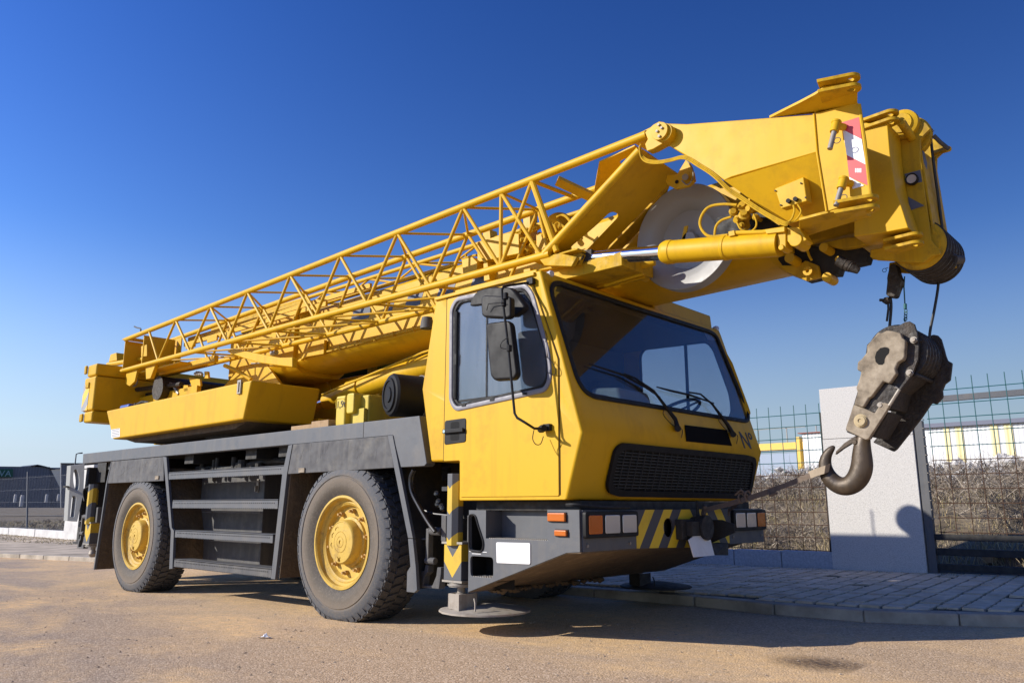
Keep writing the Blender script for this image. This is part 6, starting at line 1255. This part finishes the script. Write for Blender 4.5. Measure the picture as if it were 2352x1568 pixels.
# ---- strap from hook to bumper
st = thing('tie_down_strap', 'worn brown webbing strap tying the hook back to the front bumper', 'strap', (-2.9, 1.4, .9))
h0 = V(P('S', 35, 1210, y=1.20)); h1_ = P('G', 450, 1450, y=1.25); 
pts = [P('S', 78, 1240, y=1.17), P('S', 20, 1262, y=1.17), P('S', -60, 1290, y=1.22), P('Y', 2016, -10, y=1.42), P('Y', 1480, 170, y=1.55)]
x_b = -2.92
e_ = P('Y', 700, 430, x=x_b); m1 = P('Y', 1200, 280, x=-2.80)
sv = h1_-e_
line = lambda t: e_.lerp(P('S', 0, 1265, y=1.20), t)
pp = [line(i/12)+V((0, 0, -.018*sin(pi*i/12))) for i in range(13)]
wv = V((.25, .1, 1)).normalized()*.020
b = B(); b.strip(pp, wv, V((.003, -.004, 0))); b.strip([p+V((-.01, .02, -.004)) for p in pp[3:9]], wv*.9, V((.003, -.004, 0))); done(b, 'strap_band', STRAP, st)
b = B(); hc = P('S', 50, 1215, y=1.24)
lp = []
for i in range(13):
    t = 2*pi*i/12; lp.append(hc+V((.012*sin(t)*.6-.0, .058*cos(t), .070*sin(t)*.0))+V((-.02*(1+cos(2*t))*.2, 0, 0)))
t0 = P('S', 80, 1235, y=1.18); t1 = P('S', -10, 1268, y=1.19)
b.strip([P('S', 95, 1225, y=1.27), P('S', 84, 1232, y=1.20), P('S', 50, 1246, y=1.175), P('S', 0, 1262, y=1.185), P('S', -80, 1292, y=1.22)], V((.006, 0, .026)), V((.002, -.004, .001))); done(b, 'strap_loop', paint('pale webbing', (.32, .26, .19), (.1, .08, .06), .5, .9, 14), st)
b = B()
for x, y in ((1450, 170), (1560, 120)): c_ = line(.36 if x < 1500 else .42); b.tube([c_+V((.012*cos(t), .018*cos(t), .032*sin(t))) for t in [2*pi*i/16 for i in range(17)]], .007, 6)
b.tube([line(.42), line(.38)+V((0, -.03, .05)), line(.32)+V((0, -.02, .03))], .008, 6); b.tube([line(.60)+V((0, 0, -.02)), line(.62)+V((0, -.02, -.05)), line(.68)+V((0, -.03, -.05))], .010, 6)
b.tube([e_+V((.02, 0, 0)), e_+V((.0, .0, -.03)), e_+V((-.02, .03, -.02)), e_+V((0, .02, .03)), e_+V((.03, -.02, .02))], .014, 8); done(b, 'strap_knots', STRAP, st)
b = B(); e2_ = P('Y', 1090, 430, x=-2.95); b.strip([e2_, e2_.lerp(line(.38), .5)+V((0, 0, -.01)), line(.38)], wv*.8, V((.003, -.004, 0))); b.tube([e2_+V((0, 0, -.04)), e2_, e2_+V((0, .01, .02))], .008, 6); done(b, 'strap_tail', STRAP, st)

# ============================================================ LOOSE THINGS ON THE DECK
def tagT(o, label, cat, group=None):
    o['label'] = label; o['category'] = cat
    if group: o['group'] = group
wt = thing('deck_weight', 'narrow yellow weight block with 1,9t cast on its face, on the deck edge', 'weight', (-5.66, .3, 1.56), 'yellow weights on the deck')
zT = 1.56
q = done(B().box(-5.725, -5.59, .10, .75, zT, 1.83), 'weight_body', OLIVE, wt, bevel=.018, seg=3)
lettering('1,9t', .085, RUSTD, (-5.712, .098, 1.725), (1,0,0), (0,0,1), q, 'weight_lettering', ext=.0015)
b = B(); b.tube([(-5.715, .098, 1.72), (-5.715, .098, 1.80), (-5.60, .098, 1.80), (-5.60, .098, 1.785)], .003, 6); done(b, 'cast_frame', OLIVE, q)
wt2 = thing('deck_weight', 'wide yellow weight block with a rounded upright nose beside the air filter', 'weight', (-5.25, .3, 1.56), 'yellow weights on the deck')
done(B().box(-5.60, -5.34, .16, 1.05, zT, 1.82), 'weight_body', OLIVE, wt2, bevel=.02, seg=3)
b = B(); b.prism(rnd([(-5.545, .08, 1.835), (-5.44, .08, 1.835), (-5.44, .08, 1.66), (-5.545, .08, 1.66)], .03), (0, .5, 0)); done(b, 'lifting_nose', OLIVE, wt2, bevel=.012)
done(B().box(-5.50, -5.345, .12, .155, zT, 1.70), 'weight_foot', OLIVE, wt2, bevel=.006)
wd = thing('timber_plank', 'weathered timber planks lying on the deck beside the yellow weight', 'timber', (-6.0, .3, 1.56))
done(B().box(-6.35, -6.02, .06, .30, zT, 1.605), 'plank', WOOD, wd, bevel=.004); done(B().box(-6.01, -5.75, .05, .26, zT, 1.625), 'plank', WOOD, wd, bevel=.004); done(B().box(-6.30, -5.85, .32, .55, zT, 1.60), 'plank', WOOD, wd, bevel=.004)
cn = thing('canister', 'blue plastic canister standing in the yellow side tray near its rear end', 'canister', (-10.35, .15, 2.05))
done(B().box(-10.50, -10.22, .12, .35, 2.03, 2.155), 'canister_body', BLUE, cn, bevel=.03, seg=3); done(B().cyl((-10.17, .2, 2.05), (-10.17, .2, 2.16), .03, 12), 'canister_cap', RUB, cn); done(B().tube([(-10.15, .2, 2.14), (-10.0, .2, 2.16), (-9.85, .22, 2.14)], .02, 8), 'canister_spout', RUB, cn)
# litter
c_ = P('Z', 1775, 385, z=-.02); c_.z = gz(c_.x)
rg = random.Random(31); b = B(); vs = []; nu, nv = 7, 5
for i in range(nu):
    for j in range(nv):
        u = (i/(nu-1)-.5)*.085; v_ = (j/(nv-1)-.5)*.06; vs.append(c_+V((u*.74+v_*.3, u*.67-v_*.5, .004+.032*max(0, 1-abs(u)/.045)*(rg.random()))))
b.add(vs, [(i*nv+j, (i+1)*nv+j, (i+1)*nv+j+1, i*nv+j+1) for i in range(nu-1) for j in range(nv-1)]); o = done(b, 'paper_litter', WHF, sharp=10); tagT(o, 'small crumpled white paper scrap on the road between the wheels and the camera', 'litter')
